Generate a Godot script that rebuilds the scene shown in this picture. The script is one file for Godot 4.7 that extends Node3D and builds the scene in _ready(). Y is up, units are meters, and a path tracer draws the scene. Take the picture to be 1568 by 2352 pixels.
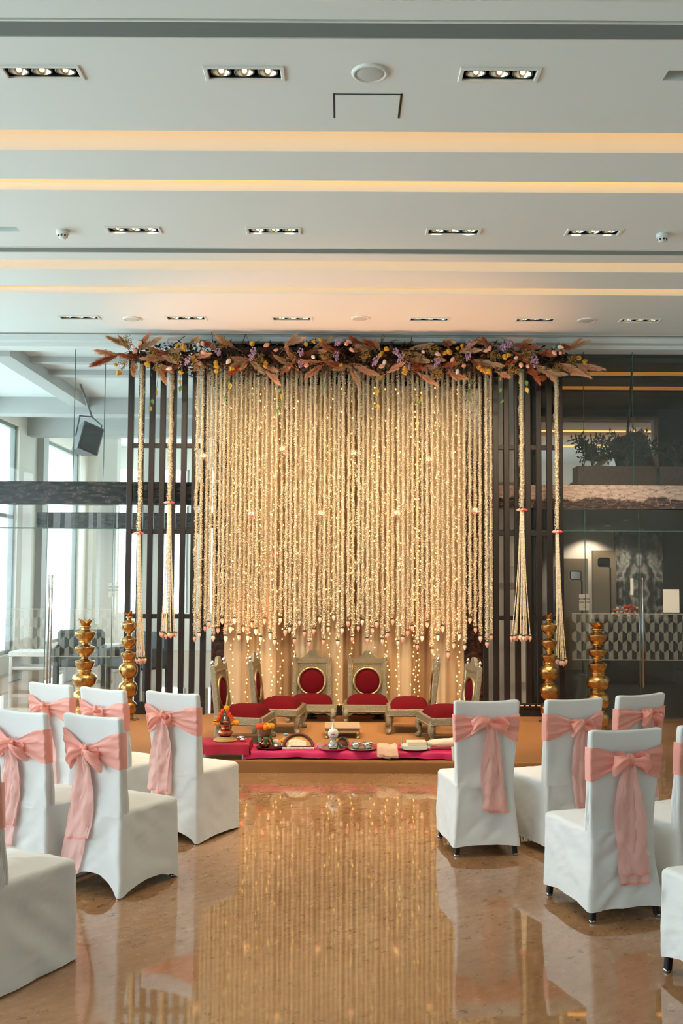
extends Node3D
# A hotel banquet hall dressed for a wedding. y up, metres; the camera stands at z = 0 and looks along -z.

var rng := RandomNumberGenerator.new()
var nz := FastNoiseLite.new()
var taken := {}
var M := {}

const HALL_L := -6.2
const HALL_R := 5.2
const CEIL := 4.34
const GLASS_Z := -11.45
const STAGE := 0.1

# ------------------------------------------------------------------ naming and tagging
func numbered(called: String) -> String:
	if not taken.has(called):
		taken[called] = 0
		return called
	taken[called] += 1
	return "%s_%03d" % [called, taken[called]]

func tag(o: Node3D, label := "", category := "", group := "", kind := "") -> Node3D:
	if label: o.set_meta("label", label)
	if category: o.set_meta("category", category)
	if group: o.set_meta("group", group)
	if kind: o.set_meta("kind", kind)
	return o

func thing(called: String, label: String, category: String, at := Vector3.ZERO, turn := 0.0, group := "") -> Node3D:
	var o := Node3D.new()
	o.name = numbered(called)
	add_child(o)
	o.position = at
	o.rotation.y = turn
	tag(o, label, category, group)
	return o

func struct(called: String) -> Node3D:
	var o := Node3D.new()
	o.name = called
	add_child(o)
	o.set_meta("kind", "structure")
	return o

func part(parent: Node3D, called: String, mesh: Mesh, m: Material, at := Vector3.ZERO, stuff := false) -> MeshInstance3D:
	var o := MeshInstance3D.new()
	o.mesh = mesh
	o.material_override = null
	o.name = called
	for i in mesh.get_surface_count():
		o.set_surface_override_material(i, m)
	o.position = at
	o.cast_shadow = GeometryInstance3D.SHADOW_CASTING_SETTING_ON
	parent.add_child(o, true)
	if stuff: o.set_meta("kind", "stuff")
	return o

func ordinal(i: int) -> String:
	var ones := ["", "first", "second", "third", "fourth", "fifth", "sixth", "seventh", "eighth", "ninth", "tenth", "eleventh", "twelfth", "thirteenth", "fourteenth", "fifteenth", "sixteenth", "seventeenth", "eighteenth", "nineteenth"]
	if i < 20: return ones[i]
	if i % 10 == 0: return ["", "", "twentieth", "thirtieth"][i / 10]
	return ["", "", "twenty-", "thirty-"][i / 10] + ones[i % 10]

# ------------------------------------------------------------------ shapes
func begin(smooth := true) -> SurfaceTool:
	var st := SurfaceTool.new()
	st.begin(Mesh.PRIMITIVE_TRIANGLES)
	st.set_smooth_group(0 if smooth else -1)
	return st

func done(st: SurfaceTool) -> ArrayMesh:
	st.generate_normals()
	return st.commit()

func tri(st: SurfaceTool, a: Vector3, b: Vector3, c: Vector3) -> void:
	st.add_vertex(a); st.add_vertex(b); st.add_vertex(c)

func quad(st: SurfaceTool, a: Vector3, b: Vector3, c: Vector3, d: Vector3) -> void:
	tri(st, a, b, c); tri(st, a, c, d)

# a box with chamfered edges
func box(st: SurfaceTool, c: Vector3, s: Vector3, bev := 0.0, b := Basis.IDENTITY) -> void:
	st.set_smooth_group(-1)
	var h := s * 0.5
	bev = minf(bev, minf(h.x, minf(h.y, h.z)) * 0.9)
	if bev <= 0.0:
		for ax in 3:
			for sg in [-1.0, 1.0]:
				var n := Vector3.ZERO; n[ax] = sg
				var u := Vector3.ZERO; u[(ax + 1) % 3] = 1.0
				var v := Vector3.ZERO; v[(ax + 2) % 3] = sg
				quad(st, c + b * ((n - u - v) * h), c + b * ((n - u + v) * h), c + b * ((n + u + v) * h), c + b * ((n + u - v) * h))
		return
	var i := h - Vector3.ONE * bev
	for ax in 3:
		var ay := (ax + 1) % 3
		var az := (ax + 2) % 3
		for sg in [-1.0, 1.0]:
			var p := []
			for q in [[-1, -1], [-1, 1], [1, 1], [1, -1]]:
				var v := Vector3.ZERO
				v[ax] = sg * h[ax]; v[ay] = q[0] * i[ay]; v[az] = q[1] * sg * i[az]
				p.append(c + b * v)
			quad(st, p[0], p[1], p[2], p[3])
			# edges along az between face ax and face ay
			for sh in [-1.0, 1.0]:
				var e := []
				for q in [-1.0, 1.0]:
					var v1 := Vector3.ZERO
					v1[ax] = sg * h[ax]; v1[ay] = sh * i[ay]; v1[az] = q * i[az]
					var v2 := Vector3.ZERO
					v2[ax] = sg * i[ax]; v2[ay] = sh * h[ay]; v2[az] = q * i[az]
					e.append(c + b * v1); e.append(c + b * v2)
				if sg * sh > 0.0: quad(st, e[0], e[2], e[3], e[1])
				else: quad(st, e[0], e[1], e[3], e[2])
	for sx in [-1.0, 1.0]:
		for sy in [-1.0, 1.0]:
			for sz in [-1.0, 1.0]:
				var p1 := c + b * Vector3(sx * h.x, sy * i.y, sz * i.z)
				var p2 := c + b * Vector3(sx * i.x, sy * h.y, sz * i.z)
				var p3 := c + b * Vector3(sx * i.x, sy * i.y, sz * h.z)
				if sx * sy * sz > 0.0: tri(st, p1, p3, p2)
				else: tri(st, p1, p2, p3)

func boxm(s: Vector3, bev := 0.0, c := Vector3.ZERO) -> ArrayMesh:
	var st := begin(false)
	box(st, c, s, bev)
	return done(st)

# a grid of points f(i, j); closed joins the last column to the first
func grid(st: SurfaceTool, nu: int, nv: int, f: Callable, closed := false, uv := false) -> void:
	st.set_smooth_group(0)
	var p := PackedVector3Array()
	for j in nv + 1:
		for i in nu + 1:
			p.append(p[j * (nu + 1)] if closed and i == nu else f.call(float(i) / nu, float(j) / nv))
	var w := nu + 1
	for j in nv:
		for i in nu:
			var k := j * w + i
			var ids := [k, k + w, k + w + 1, k, k + w + 1, k + 1]
			var u0 := Vector2(float(i) / nu, float(j) / nv)
			var du := 1.0 / nu
			var dv := 1.0 / nv
			var uvs := [u0, u0 + Vector2(0, dv), u0 + Vector2(du, dv), u0, u0 + Vector2(du, dv), u0 + Vector2(du, 0)]
			for q in 6:
				if uv: st.set_uv(uvs[q])
				st.add_vertex(p[ids[q]])

# radius, height pairs turned round y
func lathe(st: SurfaceTool, prof: Array, seg: int, at := Vector3.ZERO, b := Basis.IDENTITY) -> void:
	st.set_smooth_group(0)
	for j in prof.size() - 1:
		var r0: float = prof[j][0]; var y0: float = prof[j][1]
		var r1: float = prof[j + 1][0]; var y1: float = prof[j + 1][1]
		for i in seg:
			var a0 := TAU * i / seg
			var a1 := TAU * ((i + 1) % seg) / seg
			var p00 := at + b * Vector3(r0 * cos(a0), y0, r0 * sin(a0))
			var p01 := at + b * Vector3(r0 * cos(a1), y0, r0 * sin(a1))
			var p10 := at + b * Vector3(r1 * cos(a0), y1, r1 * sin(a0))
			var p11 := at + b * Vector3(r1 * cos(a1), y1, r1 * sin(a1))
			if r0 > 1e-5: tri(st, p00, p01, p11)
			if r1 > 1e-5: tri(st, p00, p11, p10)

func lathem(prof: Array, seg := 24) -> ArrayMesh:
	var st := begin()
	lathe(st, prof, seg)
	return done(st)

# smooth a rough list of (r, y) into more rings
func rounded(prof: Array, n := 4) -> Array:
	var o := []
	var m := prof.size()
	for k in m - 1:
		var a: Array = prof[maxi(k - 1, 0)]; var b: Array = prof[k]; var c: Array = prof[k + 1]; var d: Array = prof[mini(k + 2, m - 1)]
		for i in n:
			var t := float(i) / n
			o.append([maxf(0.0, cubic_interpolate(b[0], c[0], a[0], d[0], t)), cubic_interpolate(b[1], c[1], a[1], d[1], t)])
	o.append(prof[m - 1])
	return o

func tube(st: SurfaceTool, pts: Array, rad, seg := 6) -> void:
	st.set_smooth_group(0)
	var n := pts.size()
	var rings := []
	var side := Vector3.ZERO
	for k in n:
		var d: Vector3 = (pts[mini(k + 1, n - 1)] - pts[maxi(k - 1, 0)]).normalized()
		if side == Vector3.ZERO:
			side = d.cross(Vector3(0.3, 0.2, 0.93)).normalized()
		side = (side - d * side.dot(d)).normalized()
		var up := d.cross(side)
		var r: float = rad if rad is float else rad[k]
		var ring := PackedVector3Array()
		for i in seg:
			var a := TAU * i / seg
			ring.append(pts[k] + (side * cos(a) + up * sin(a)) * r)
		rings.append(ring)
	for k in n - 1:
		for i in seg:
			var j := (i + 1) % seg
			quad(st, rings[k][i], rings[k][j], rings[k + 1][j], rings[k + 1][i])
	for i in range(1, seg - 1):
		tri(st, rings[0][0], rings[0][i + 1], rings[0][i])
		tri(st, rings[n - 1][0], rings[n - 1][i], rings[n - 1][i + 1])

func ball(st: SurfaceTool, c: Vector3, r: Vector3, seg := 8, rows := 5) -> void:
	var prof := []
	for j in rows + 1:
		var a := PI * j / rows
		prof.append([sin(a), -cos(a)])
	prof[0][0] = 0.0; prof[rows][0] = 0.0
	lathe(st, prof, seg, c, Basis.from_scale(r))

# ------------------------------------------------------------------ materials
func mat(called: String, c: Color, rough := 0.6, metal := 0.0) -> StandardMaterial3D:
	var m := StandardMaterial3D.new()
	m.resource_name = called
	m.albedo_color = c
	m.roughness = rough
	m.metallic = metal
	m.cull_mode = BaseMaterial3D.CULL_DISABLED
	M[called] = m
	return m

func glow(called: String, c: Color, e: float) -> StandardMaterial3D:
	var m := mat(called, c, 0.5)
	m.emission_enabled = true
	m.emission = c
	m.emission_energy_multiplier = e
	return m

func noise_tex(freq: float, seed_: int, ramp: Array, kind := FastNoiseLite.TYPE_SIMPLEX_SMOOTH, oct := 4, size := 512, as_normal := 0.0, warp := 0.0) -> NoiseTexture2D:
	var n := FastNoiseLite.new()
	n.noise_type = kind
	n.frequency = freq
	n.seed = seed_
	n.fractal_octaves = oct
	if warp > 0.0:
		n.domain_warp_enabled = true
		n.domain_warp_amplitude = warp
		n.domain_warp_frequency = freq * 0.8
	var t := NoiseTexture2D.new()
	t.width = size; t.height = size
	t.seamless = true
	t.noise = n
	if as_normal > 0.0:
		t.as_normal_map = true
		t.bump_strength = as_normal
	elif ramp.size():
		var g := Gradient.new()
		var off := PackedFloat32Array(); var cols := PackedColorArray()
		for r in ramp:
			off.append(r[0]); cols.append(r[1])
		g.offsets = off; g.colors = cols
		t.color_ramp = g
	return t

func bump(m: StandardMaterial3D, t: Texture2D, cm: float, scale: float) -> void:
	m.heightmap_enabled = true
	m.heightmap_texture = t
	m.heightmap_scale = cm
	tri_map(m, Vector3.ONE * scale)

func tri_map(m: StandardMaterial3D, s: Vector3, world := false) -> void:
	m.uv1_triplanar = true
	m.uv1_world_triplanar = world
	m.uv1_scale = s

func floor_texture() -> ImageTexture:
	# brown marble: drifting tone, cloudy grain drawn out one way, dark and pale flecks
	var n := 1024
	var im := Image.create(n, n, false, Image.FORMAT_RGB8)
	var a := FastNoiseLite.new(); a.seed = 3; a.frequency = 1.0; a.fractal_octaves = 4
	var b := FastNoiseLite.new(); b.seed = 8; b.frequency = 1.0; b.fractal_octaves = 3
	var c := FastNoiseLite.new(); c.seed = 21; c.frequency = 1.0; c.fractal_octaves = 2
	var field := func(u: float, v: float) -> Vector2:
		var s := u * 0.9 + v * 0.44
		var t := -u * 0.44 + v * 0.9
		var grain := b.get_noise_2d(s * 7.0, t * 26.0)
		var k := 0.5 + a.get_noise_2d(u * 0.9, v * 0.9) * 0.5 + grain * 0.2 + c.get_noise_2d(s * 30.0, t * 120.0) * 0.17
		return Vector2(k, c.get_noise_2d(s * 7.0 + 40.0, t * 62.0 + grain * 2.0))
	var e := 0.1
	for y in n:
		for x in n:
			var u := float(x) / n * 6.0
			var v := float(y) / n * 6.0
			var q: Vector2 = field.call(u, v)
			# the last tenth fades into the start of the next repeat
			var fu := clampf((float(x) / n - 1.0 + e) / e, 0, 1)
			var fv := clampf((float(y) / n - 1.0 + e) / e, 0, 1)
			if fu > 0.0: q = q.lerp(field.call(u - 6.0, v), fu)
			if fv > 0.0:
				var q2: Vector2 = field.call(u, v - 6.0)
				if fu > 0.0: q2 = q2.lerp(field.call(u - 6.0, v - 6.0), fu)
				q = q.lerp(q2, fv)
			var col := Color(0.60, 0.435, 0.295).lerp(Color(0.80, 0.66, 0.51), clampf(q.x, 0, 1))
			if q.y > 0.48: col = col.lerp(Color(0.36, 0.24, 0.17), clampf((q.y - 0.48) * 5.0, 0, 0.5))
			if q.y < -0.5: col = col.lerp(Color(0.86, 0.76, 0.64), clampf((-0.5 - q.y) * 5.0, 0, 0.5))
			im.set_pixel(x, y, col)
	im.generate_mipmaps()
	return ImageTexture.create_from_image(im)

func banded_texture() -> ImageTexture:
	# veined marble, pale above and dark brown below a wandering border
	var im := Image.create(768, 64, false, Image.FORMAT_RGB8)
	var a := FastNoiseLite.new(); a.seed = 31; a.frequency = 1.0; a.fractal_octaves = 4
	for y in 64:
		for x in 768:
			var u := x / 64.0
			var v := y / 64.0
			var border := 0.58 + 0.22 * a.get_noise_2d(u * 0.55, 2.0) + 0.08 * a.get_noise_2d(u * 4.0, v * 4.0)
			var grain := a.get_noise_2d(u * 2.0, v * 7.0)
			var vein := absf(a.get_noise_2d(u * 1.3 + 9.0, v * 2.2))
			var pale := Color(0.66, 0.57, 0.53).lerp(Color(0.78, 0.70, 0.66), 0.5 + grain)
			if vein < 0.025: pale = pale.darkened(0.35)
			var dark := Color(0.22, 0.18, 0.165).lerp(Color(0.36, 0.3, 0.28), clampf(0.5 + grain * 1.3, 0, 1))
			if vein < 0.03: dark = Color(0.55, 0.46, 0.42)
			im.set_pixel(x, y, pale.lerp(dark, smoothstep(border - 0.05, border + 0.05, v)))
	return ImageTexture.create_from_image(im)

func panel_texture() -> ImageTexture:
	# a book-matched slab of grey figured marble: the left half mirrored on the right, the top on the bottom
	var n := 256
	var im := Image.create(n, n * 2, false, Image.FORMAT_RGB8)
	var a := FastNoiseLite.new(); a.seed = 12; a.frequency = 1.0; a.fractal_octaves = 5
	for y in n * 2:
		for x in n:
			var u := absf(float(x) / n - 0.5) * 2.0
			var v := absf(float(y) / (2 * n) - 0.45) * 4.0
			var w := a.get_noise_2d(u * 1.2, v * 1.2)
			var k := 0.5 + 0.5 * sin((u * 2.2 + v * 1.3 + w * 2.6) * 2.6)
			k = clampf(k * 0.75 + a.get_noise_2d(u * 5.0, v * 5.0) * 0.3 + 0.05, 0.0, 1.0)
			im.set_pixel(x, y, Color(0.17, 0.19, 0.19).lerp(Color(0.72, 0.72, 0.68), k))
	return ImageTexture.create_from_image(im)

func materials() -> void:
	mat("white paint", Color(0.85, 0.87, 0.865), 0.75)
	mat("wall paint", Color(0.88, 0.86, 0.82), 0.8)
	mat("soffit grey", Color(0.70, 0.70, 0.69), 0.8)
	mat("wall panelling", Color(0.30, 0.25, 0.21), 0.6)
	var fl := mat("floor marble", Color(0.90, 0.87, 0.84), 0.035)
	fl.albedo_texture = floor_texture()
	fl.uv1_scale = Vector3(3.0, 3.2, 1)
	fl.metallic_specular = 0.7
	fl.clearcoat_enabled = true; fl.clearcoat = 0.1; fl.clearcoat_roughness = 0.03
	var dm := mat("dark marble", Color.WHITE, 0.18)
	dm.albedo_texture = noise_tex(0.012, 5, [[0.0, Color(0.08, 0.095, 0.1)], [0.45, Color(0.14, 0.16, 0.165)], [0.6, Color(0.17, 0.18, 0.18)], [0.66, Color(0.38, 0.36, 0.34)], [0.7, Color(0.16, 0.165, 0.17)], [1.0, Color(0.3, 0.29, 0.28)]], FastNoiseLite.TYPE_SIMPLEX_SMOOTH, 5, 512, 0.0, 40.0)
	tri_map(dm, Vector3(0.8, 2.6, 0.8))
	var bm := mat("brown marble", Color(0.78, 0.64, 0.56), 0.25)
	bm.albedo_texture = noise_tex(0.014, 9, [[0.0, Color(0.16, 0.11, 0.09)], [0.4, Color(0.3, 0.22, 0.18)], [0.55, Color(0.48, 0.38, 0.32)], [0.62, Color(0.25, 0.18, 0.15)], [0.8, Color(0.55, 0.46, 0.4)], [1.0, Color(0.7, 0.6, 0.52)]], FastNoiseLite.TYPE_SIMPLEX_SMOOTH, 5, 512, 0.0, 50.0)
	tri_map(bm, Vector3(0.9, 1.4, 0.9))
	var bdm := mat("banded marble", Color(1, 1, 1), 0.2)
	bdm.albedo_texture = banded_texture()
	var cp := mat("carpet", Color(0.70, 0.48, 0.27), 0.95)
	bump(cp, noise_tex(0.2, 4, [], FastNoiseLite.TYPE_SIMPLEX, 3), 0.25, 6.0)
	cp.albedo_texture = noise_tex(0.05, 14, [[0.0, Color(0.82, 0.82, 0.82)], [1.0, Color(1, 1, 1)]])
	var wd := mat("lattice wood", Color(0.12, 0.07, 0.055), 0.45)
	wd.albedo_texture = noise_tex(0.02, 33, [[0.0, Color(0.75, 0.7, 0.68)], [1.0, Color(1, 1, 1)]])
	tri_map(wd, Vector3(6, 0.6, 6))
	mat("black", Color(0.055, 0.055, 0.06), 0.6)
	mat("black plastic", Color(0.05, 0.05, 0.055), 0.45)
	mat("grey plastic", Color(0.36, 0.37, 0.38), 0.55)
	mat("white plastic", Color(0.85, 0.85, 0.83), 0.5)
	mat("speaker mesh", Color(0.72, 0.73, 0.72), 0.85)
	mat("grille metal", Color(0.56, 0.57, 0.55), 0.5)
	mat("grille back", Color(0.3, 0.31, 0.3), 0.8)
	mat("chrome", Color(0.86, 0.86, 0.87), 0.12, 1.0)
	mat("steel", Color(0.72, 0.72, 0.74), 0.22, 1.0)
	mat("lamp bowl", Color(0.92, 0.88, 0.8), 0.22, 1.0)
	var cl := mat("chair cloth", Color(0.88, 0.885, 0.88), 0.85)
	cl.rim_enabled = true; cl.rim = 0.25
	var sa := mat("sash organza", Color(1.0, 0.69, 0.63, 0.86), 0.5)
	sa.transparency = BaseMaterial3D.TRANSPARENCY_ALPHA
	sa.backlight_enabled = true; sa.backlight = Color(0.42, 0.24, 0.2)
	sa.rim_enabled = true; sa.rim = 0.5
	var sb := mat("sash tail organza", Color(1.0, 0.80, 0.76, 0.78), 0.5)
	sb.transparency = BaseMaterial3D.TRANSPARENCY_ALPHA
	sb.backlight_enabled = true; sb.backlight = Color(0.5, 0.3, 0.27)
	sb.rim_enabled = true; sb.rim = 0.5
	mat("sash hem", Color(0.93, 0.62, 0.56), 0.6)
	var br := mat("brass", Color(0.83, 0.68, 0.45), 0.3, 1.0)
	br.roughness_texture = noise_tex(0.02, 51, [[0.0, Color(0.55, 0.55, 0.55)], [1.0, Color(1, 1, 1)]])
	br.roughness = 0.36
	br.albedo_texture = noise_tex(0.012, 52, [[0.0, Color(0.62, 0.55, 0.5)], [0.5, Color(0.95, 0.93, 0.9)], [1.0, Color(1, 1, 1)]])
	tri_map(br, Vector3(1.6, 1.6, 1.6))
	mat("brass leaf", Color(0.74, 0.5, 0.22), 0.38, 1.0)
	var sv := mat("embossed silver", Color(0.61, 0.57, 0.48), 0.36, 0.9)
	bump(sv, noise_tex(0.06, 61, [], FastNoiseLite.TYPE_CELLULAR, 2), 0.9, 5.0)
	mat("silver gilt", Color(0.68, 0.60, 0.43), 0.34, 0.9)
	mat("silver", Color(0.85, 0.84, 0.82), 0.2, 1.0)
	var ve := mat("red velvet", Color(0.34, 0.004, 0.045), 0.85)
	ve.metallic_specular = 0.25
	mat("pink cloth", Color(0.78, 0.055, 0.35), 0.55)
	mat("red cloth", Color(0.66, 0.03, 0.19), 0.6)
	var fw := mat("cream flowers", Color.WHITE, 0.7)
	fw.vertex_color_use_as_albedo = true
	fw.backlight_enabled = true; fw.backlight = Color(0.45, 0.42, 0.33)
	var cu := mat("curtain cloth", Color(0.74, 0.65, 0.53), 0.8)
	cu.backlight_enabled = true; cu.backlight = Color(0.2, 0.17, 0.12)
	mat("curtain tan", Color(0.66, 0.54, 0.40), 0.8)
	mat("curtain brown", Color(0.52, 0.39, 0.26), 0.8)
	mat("lotus pink", Color(0.93, 0.66, 0.58), 0.5)
	mat("lotus pale", Color(0.95, 0.83, 0.76), 0.5)
	mat("lotus deep", Color(0.85, 0.28, 0.33), 0.5)
	mat("calyx green", Color(0.2, 0.25, 0.1), 0.6)
	mat("yellow bloom", Color(0.80, 0.58, 0.12), 0.6)
	mat("yellow leaf", Color(0.72, 0.60, 0.16), 0.6)
	mat("lilac bloom", Color(0.78, 0.62, 0.74), 0.7)
	mat("gold spray", Color(0.66, 0.5, 0.24), 0.7)
	mat("plume tan", Color(0.85, 0.69, 0.53), 0.8)
	mat("plume peach", Color(0.91, 0.69, 0.53), 0.8)
	mat("plume rust", Color(0.78, 0.45, 0.30), 0.8)
	mat("twig", Color(0.22, 0.11, 0.08), 0.8)
	mat("dark leaf", Color(0.14, 0.15, 0.07), 0.6)
	mat("autumn leaf", Color(0.34, 0.17, 0.08), 0.6)
	mat("ivy leaf", Color(0.33, 0.42, 0.16), 0.5)
	mat("plant leaf", Color(0.06, 0.12, 0.075), 0.4)
	mat("marigold orange", Color(0.90, 0.29, 0.05), 0.7)
	mat("marigold yellow", Color(0.93, 0.62, 0.03), 0.7)
	mat("copper", Color(0.80, 0.48, 0.33), 0.24, 1.0)
	mat("straw", Color(0.74, 0.58, 0.36), 0.85)
	mat("worn wood", Color(0.60, 0.51, 0.39), 0.8)
	mat("coconut", Color(0.5, 0.31, 0.2), 0.85)
	mat("mango leaf", Color(0.13, 0.3, 0.11), 0.4)
	mat("maroon", Color(0.34, 0.05, 0.06), 0.5)
	mat("gold cloth", Color(0.80, 0.58, 0.24), 0.5)
	mat("cream cloth", Color(0.90, 0.83, 0.72), 0.8)
	mat("peach cloth", Color(0.90, 0.72, 0.60), 0.7)
	mat("paper", Color(0.86, 0.85, 0.8), 0.8)
	mat("red paint", Color(0.55, 0.06, 0.05), 0.6)
	mat("bottle cap", Color(0.55, 0.78, 0.78), 0.4)
	var pw := mat("planter wood", Color(0.34, 0.22, 0.13), 0.5)
	pw.albedo_texture = noise_tex(0.03, 71, [[0.0, Color(0.45, 0.4, 0.38)], [1.0, Color(1, 1, 1)]])
	tri_map(pw, Vector3(6, 0.8, 6))
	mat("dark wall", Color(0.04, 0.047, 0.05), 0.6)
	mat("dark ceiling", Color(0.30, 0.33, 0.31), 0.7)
	mat("tan wall", Color(0.46, 0.41, 0.32), 0.6)
	mat("sign grey", Color(0.62, 0.6, 0.58), 0.6)
	mat("sign ink", Color(0.14, 0.14, 0.14), 0.7)
	mat("faint ink", Color(0.58, 0.66, 0.67), 0.7)
	mat("sofa grey", Color(0.3, 0.33, 0.33), 0.7)
	mat("frame grey", Color(0.48, 0.5, 0.49), 0.5)
	var pn := mat("figured marble", Color(1, 1, 1), 0.3)
	pn.albedo_texture = panel_texture()
	var fr := mat("frosted film", Color(0.80, 0.82, 0.78, 0.22), 0.7)
	fr.transparency = BaseMaterial3D.TRANSPARENCY_ALPHA
	var gl := mat("glass", Color(0.9, 0.96, 0.95, 0.02), 0.0)
	gl.transparency = BaseMaterial3D.TRANSPARENCY_ALPHA
	gl.metallic_specular = 0.6
	mat("glass edge", Color(0.25, 0.36, 0.34), 0.2)
	var cg := mat("clear glass", Color(0.95, 0.95, 0.93, 0.06), 0.02)
	cg.transparency = BaseMaterial3D.TRANSPARENCY_ALPHA
	glow("bulb", Color(1.0, 0.84, 0.6), 6.0)
	glow("dim bulb", Color(1.0, 0.82, 0.56), 2.2)
	glow("led strip light", Color(1.0, 0.73, 0.36), 2.2)
	glow("fairy bulb", Color(1.0, 0.80, 0.46), 6.0)
	glow("rope bulb", Color(1.0, 0.5, 0.2), 2.2)
	glow("cove reflection glow", Color(1.0, 0.66, 0.25), 0.4)
	glow("indicator", Color(0.9, 0.95, 1.0), 6.0)

# ------------------------------------------------------------------ the scene
func _ready() -> void:
	rng.seed = 7
	nz.seed = 11
	nz.frequency = 1.0
	var cam := Camera3D.new()
	cam.name = "camera"
	cam.fov = rad_to_deg(2.0 * atan(1176.0 / 2287.0))
	cam.near = 0.05
	cam.far = 200.0
	cam.position = Vector3(0, 1.68, 0)
	cam.rotation_degrees = Vector3(3.5, 0, 0.3)
	add_child(cam)
	cam.current = true
	var we := WorldEnvironment.new()
	we.name = "surroundings"
	var env := Environment.new()
	env.background_mode = Environment.BG_SKY
	var sky := Sky.new()
	var sm := ProceduralSkyMaterial.new()
	sm.sky_top_color = Color(0.83, 0.90, 0.93)
	sm.sky_horizon_color = Color(0.90, 0.95, 0.96)
	sm.ground_horizon_color = Color(0.69, 0.79, 0.81)
	sm.ground_bottom_color = Color(0.65, 0.76, 0.78)
	sm.sky_energy_multiplier = 2.8
	sm.ground_energy_multiplier = 4.0
	sky.sky_material = sm
	env.sky = sky
	env.tonemap_mode = Environment.TONE_MAPPER_LINEAR
	env.tonemap_exposure = 0.65
	env.sdfgi_enabled = true
	env.ssao_enabled = true
	env.ssil_enabled = true
	we.environment = env
	add_child(we)
	materials()
	hall()
	ceiling()
	glass_front()
	lobby_bright()
	lobby_dark()
	stage()
	backdrop()
	lattices()
	garlands()
	header_flowers()
	hanging_cable()
	lights_on_strings()
	thrones()
	offerings()
	brass_columns()
	chairs()

func spot(parent: Node3D, at: Vector3, to: Vector3, e: float, c: Color, angle: float, size := 0.04) -> void:
	var l := SpotLight3D.new()
	l.name = "beam"
	l.light_energy = e
	l.light_color = c
	l.spot_angle = angle
	l.spot_attenuation = 2.0
	l.spot_angle_attenuation = 0.6
	l.spot_range = 30.0
	l.light_size = size
	l.shadow_enabled = true
	parent.add_child(l, true)
	var d := (to - at).normalized()
	var up := Vector3.FORWARD if absf(d.y) > 0.95 else Vector3.UP
	l.transform = Transform3D(Basis.looking_at(d, up), at)

func omni(parent: Node3D, at: Vector3, e: float, c: Color, size := 0.03) -> void:
	var l := OmniLight3D.new()
	l.name = "glimmer"
	l.light_energy = e
	l.light_color = c
	l.light_size = size
	l.omni_range = 30.0
	l.omni_attenuation = 2.0
	l.shadow_enabled = true
	parent.add_child(l, true)
	l.position = at

func strip_light(parent: Node3D, at: Vector3, d: Vector3, length: float, e: float, c: Color) -> void:
	var l := AreaLight3D.new()
	l.name = "strip_beam"
	l.area_size = Vector2(length, 0.03)
	l.light_energy = e
	l.light_color = c
	l.area_range = 30.0
	l.shadow_enabled = true
	parent.add_child(l, true)
	l.transform = Transform3D(Basis.looking_at(d.normalized(), Vector3.UP), at)

func slabs(parent: Node3D, called: String, list: Array, m: Material) -> void:
	# each entry: [x0, x1, y0, y1, z0, z1]
	var st := begin(false)
	for e in list:
		box(st, Vector3((e[0] + e[1]) / 2.0, (e[2] + e[3]) / 2.0, (e[4] + e[5]) / 2.0), Vector3(absf(e[1] - e[0]), absf(e[3] - e[2]), absf(e[5] - e[4])))
	part(parent, called, done(st), m)

# ------------------------------------------------------------------ room shell
func hall() -> void:
	var f := struct("floor")
	var st := begin()
	grid(st, 1, 1, func(u, v): return Vector3(lerpf(-8.0, 9.0, u), 0.0, lerpf(5.0, -26.0, v)), false, true)
	part(f, "marble_surface", done(st), M["floor marble"])
	slabs(f, "screed", [[-8.0, 9.0, -0.2, -0.01, -26.0, 5.0]], M["wall paint"])
	# daylight side: a long row of tall windows between piers
	var w := struct("wall_left")
	var list := [[HALL_L - 0.3, HALL_L, 0.0, 0.25, GLASS_Z, 5.0], [HALL_L - 0.3, HALL_L, 3.75, 4.9, GLASS_Z, 5.0]]
	var z := 4.0
	var k := 0
	while z > -11.0:
		list.append([HALL_L - 0.3, HALL_L, 0.25, 3.75, z, z + 0.5])
		z -= 3.0
	slabs(w, "masonry", list, M["wall paint"])
	z = 4.0
	while z - 2.5 > -11.4:
		k += 1
		var win := struct("window_%d" % (k + 4))
		var zc := z - 1.25
		var fr := begin(false)
		for e in [[0.0, 0.285, 2.5, 0.07], [0.0, 3.715, 2.5, 0.07]]:
			box(fr, Vector3(HALL_L - 0.15, e[1], zc), Vector3(0.08, e[3], e[2]))
		for dz in [-1.215, 0.0, 1.215]:
			box(fr, Vector3(HALL_L - 0.15, 2.0, zc + dz), Vector3(0.08, 3.4, 0.07))
		part(win, "window_frame", done(fr), M["frame grey"])
		var gp := begin(false)
		quad(gp, Vector3(HALL_L - 0.15, 0.3, zc - 1.22), Vector3(HALL_L - 0.15, 3.7, zc - 1.22), Vector3(HALL_L - 0.15, 3.7, zc + 1.22), Vector3(HALL_L - 0.15, 0.3, zc + 1.22))
		part(win, "pane", done(gp), M["glass"])
		z -= 3.0
	var r := struct("wall_right")
	slabs(r, "masonry", [[HALL_R, HALL_R + 0.3, 0.0, 4.9, GLASS_Z, 5.0]], M["wall paint"])
	var b := struct("wall_back")
	slabs(b, "masonry", [[HALL_L, HALL_R, 0.0, 4.9, 4.7, 5.0]], M["wall panelling"])

func fixture_label(i: int, n: int, row: String) -> String:
	return "recessed triple downlight in white frame, %s from the left in the %s row" % [ordinal(i + 1), row]

var lamp_parts := {}

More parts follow.
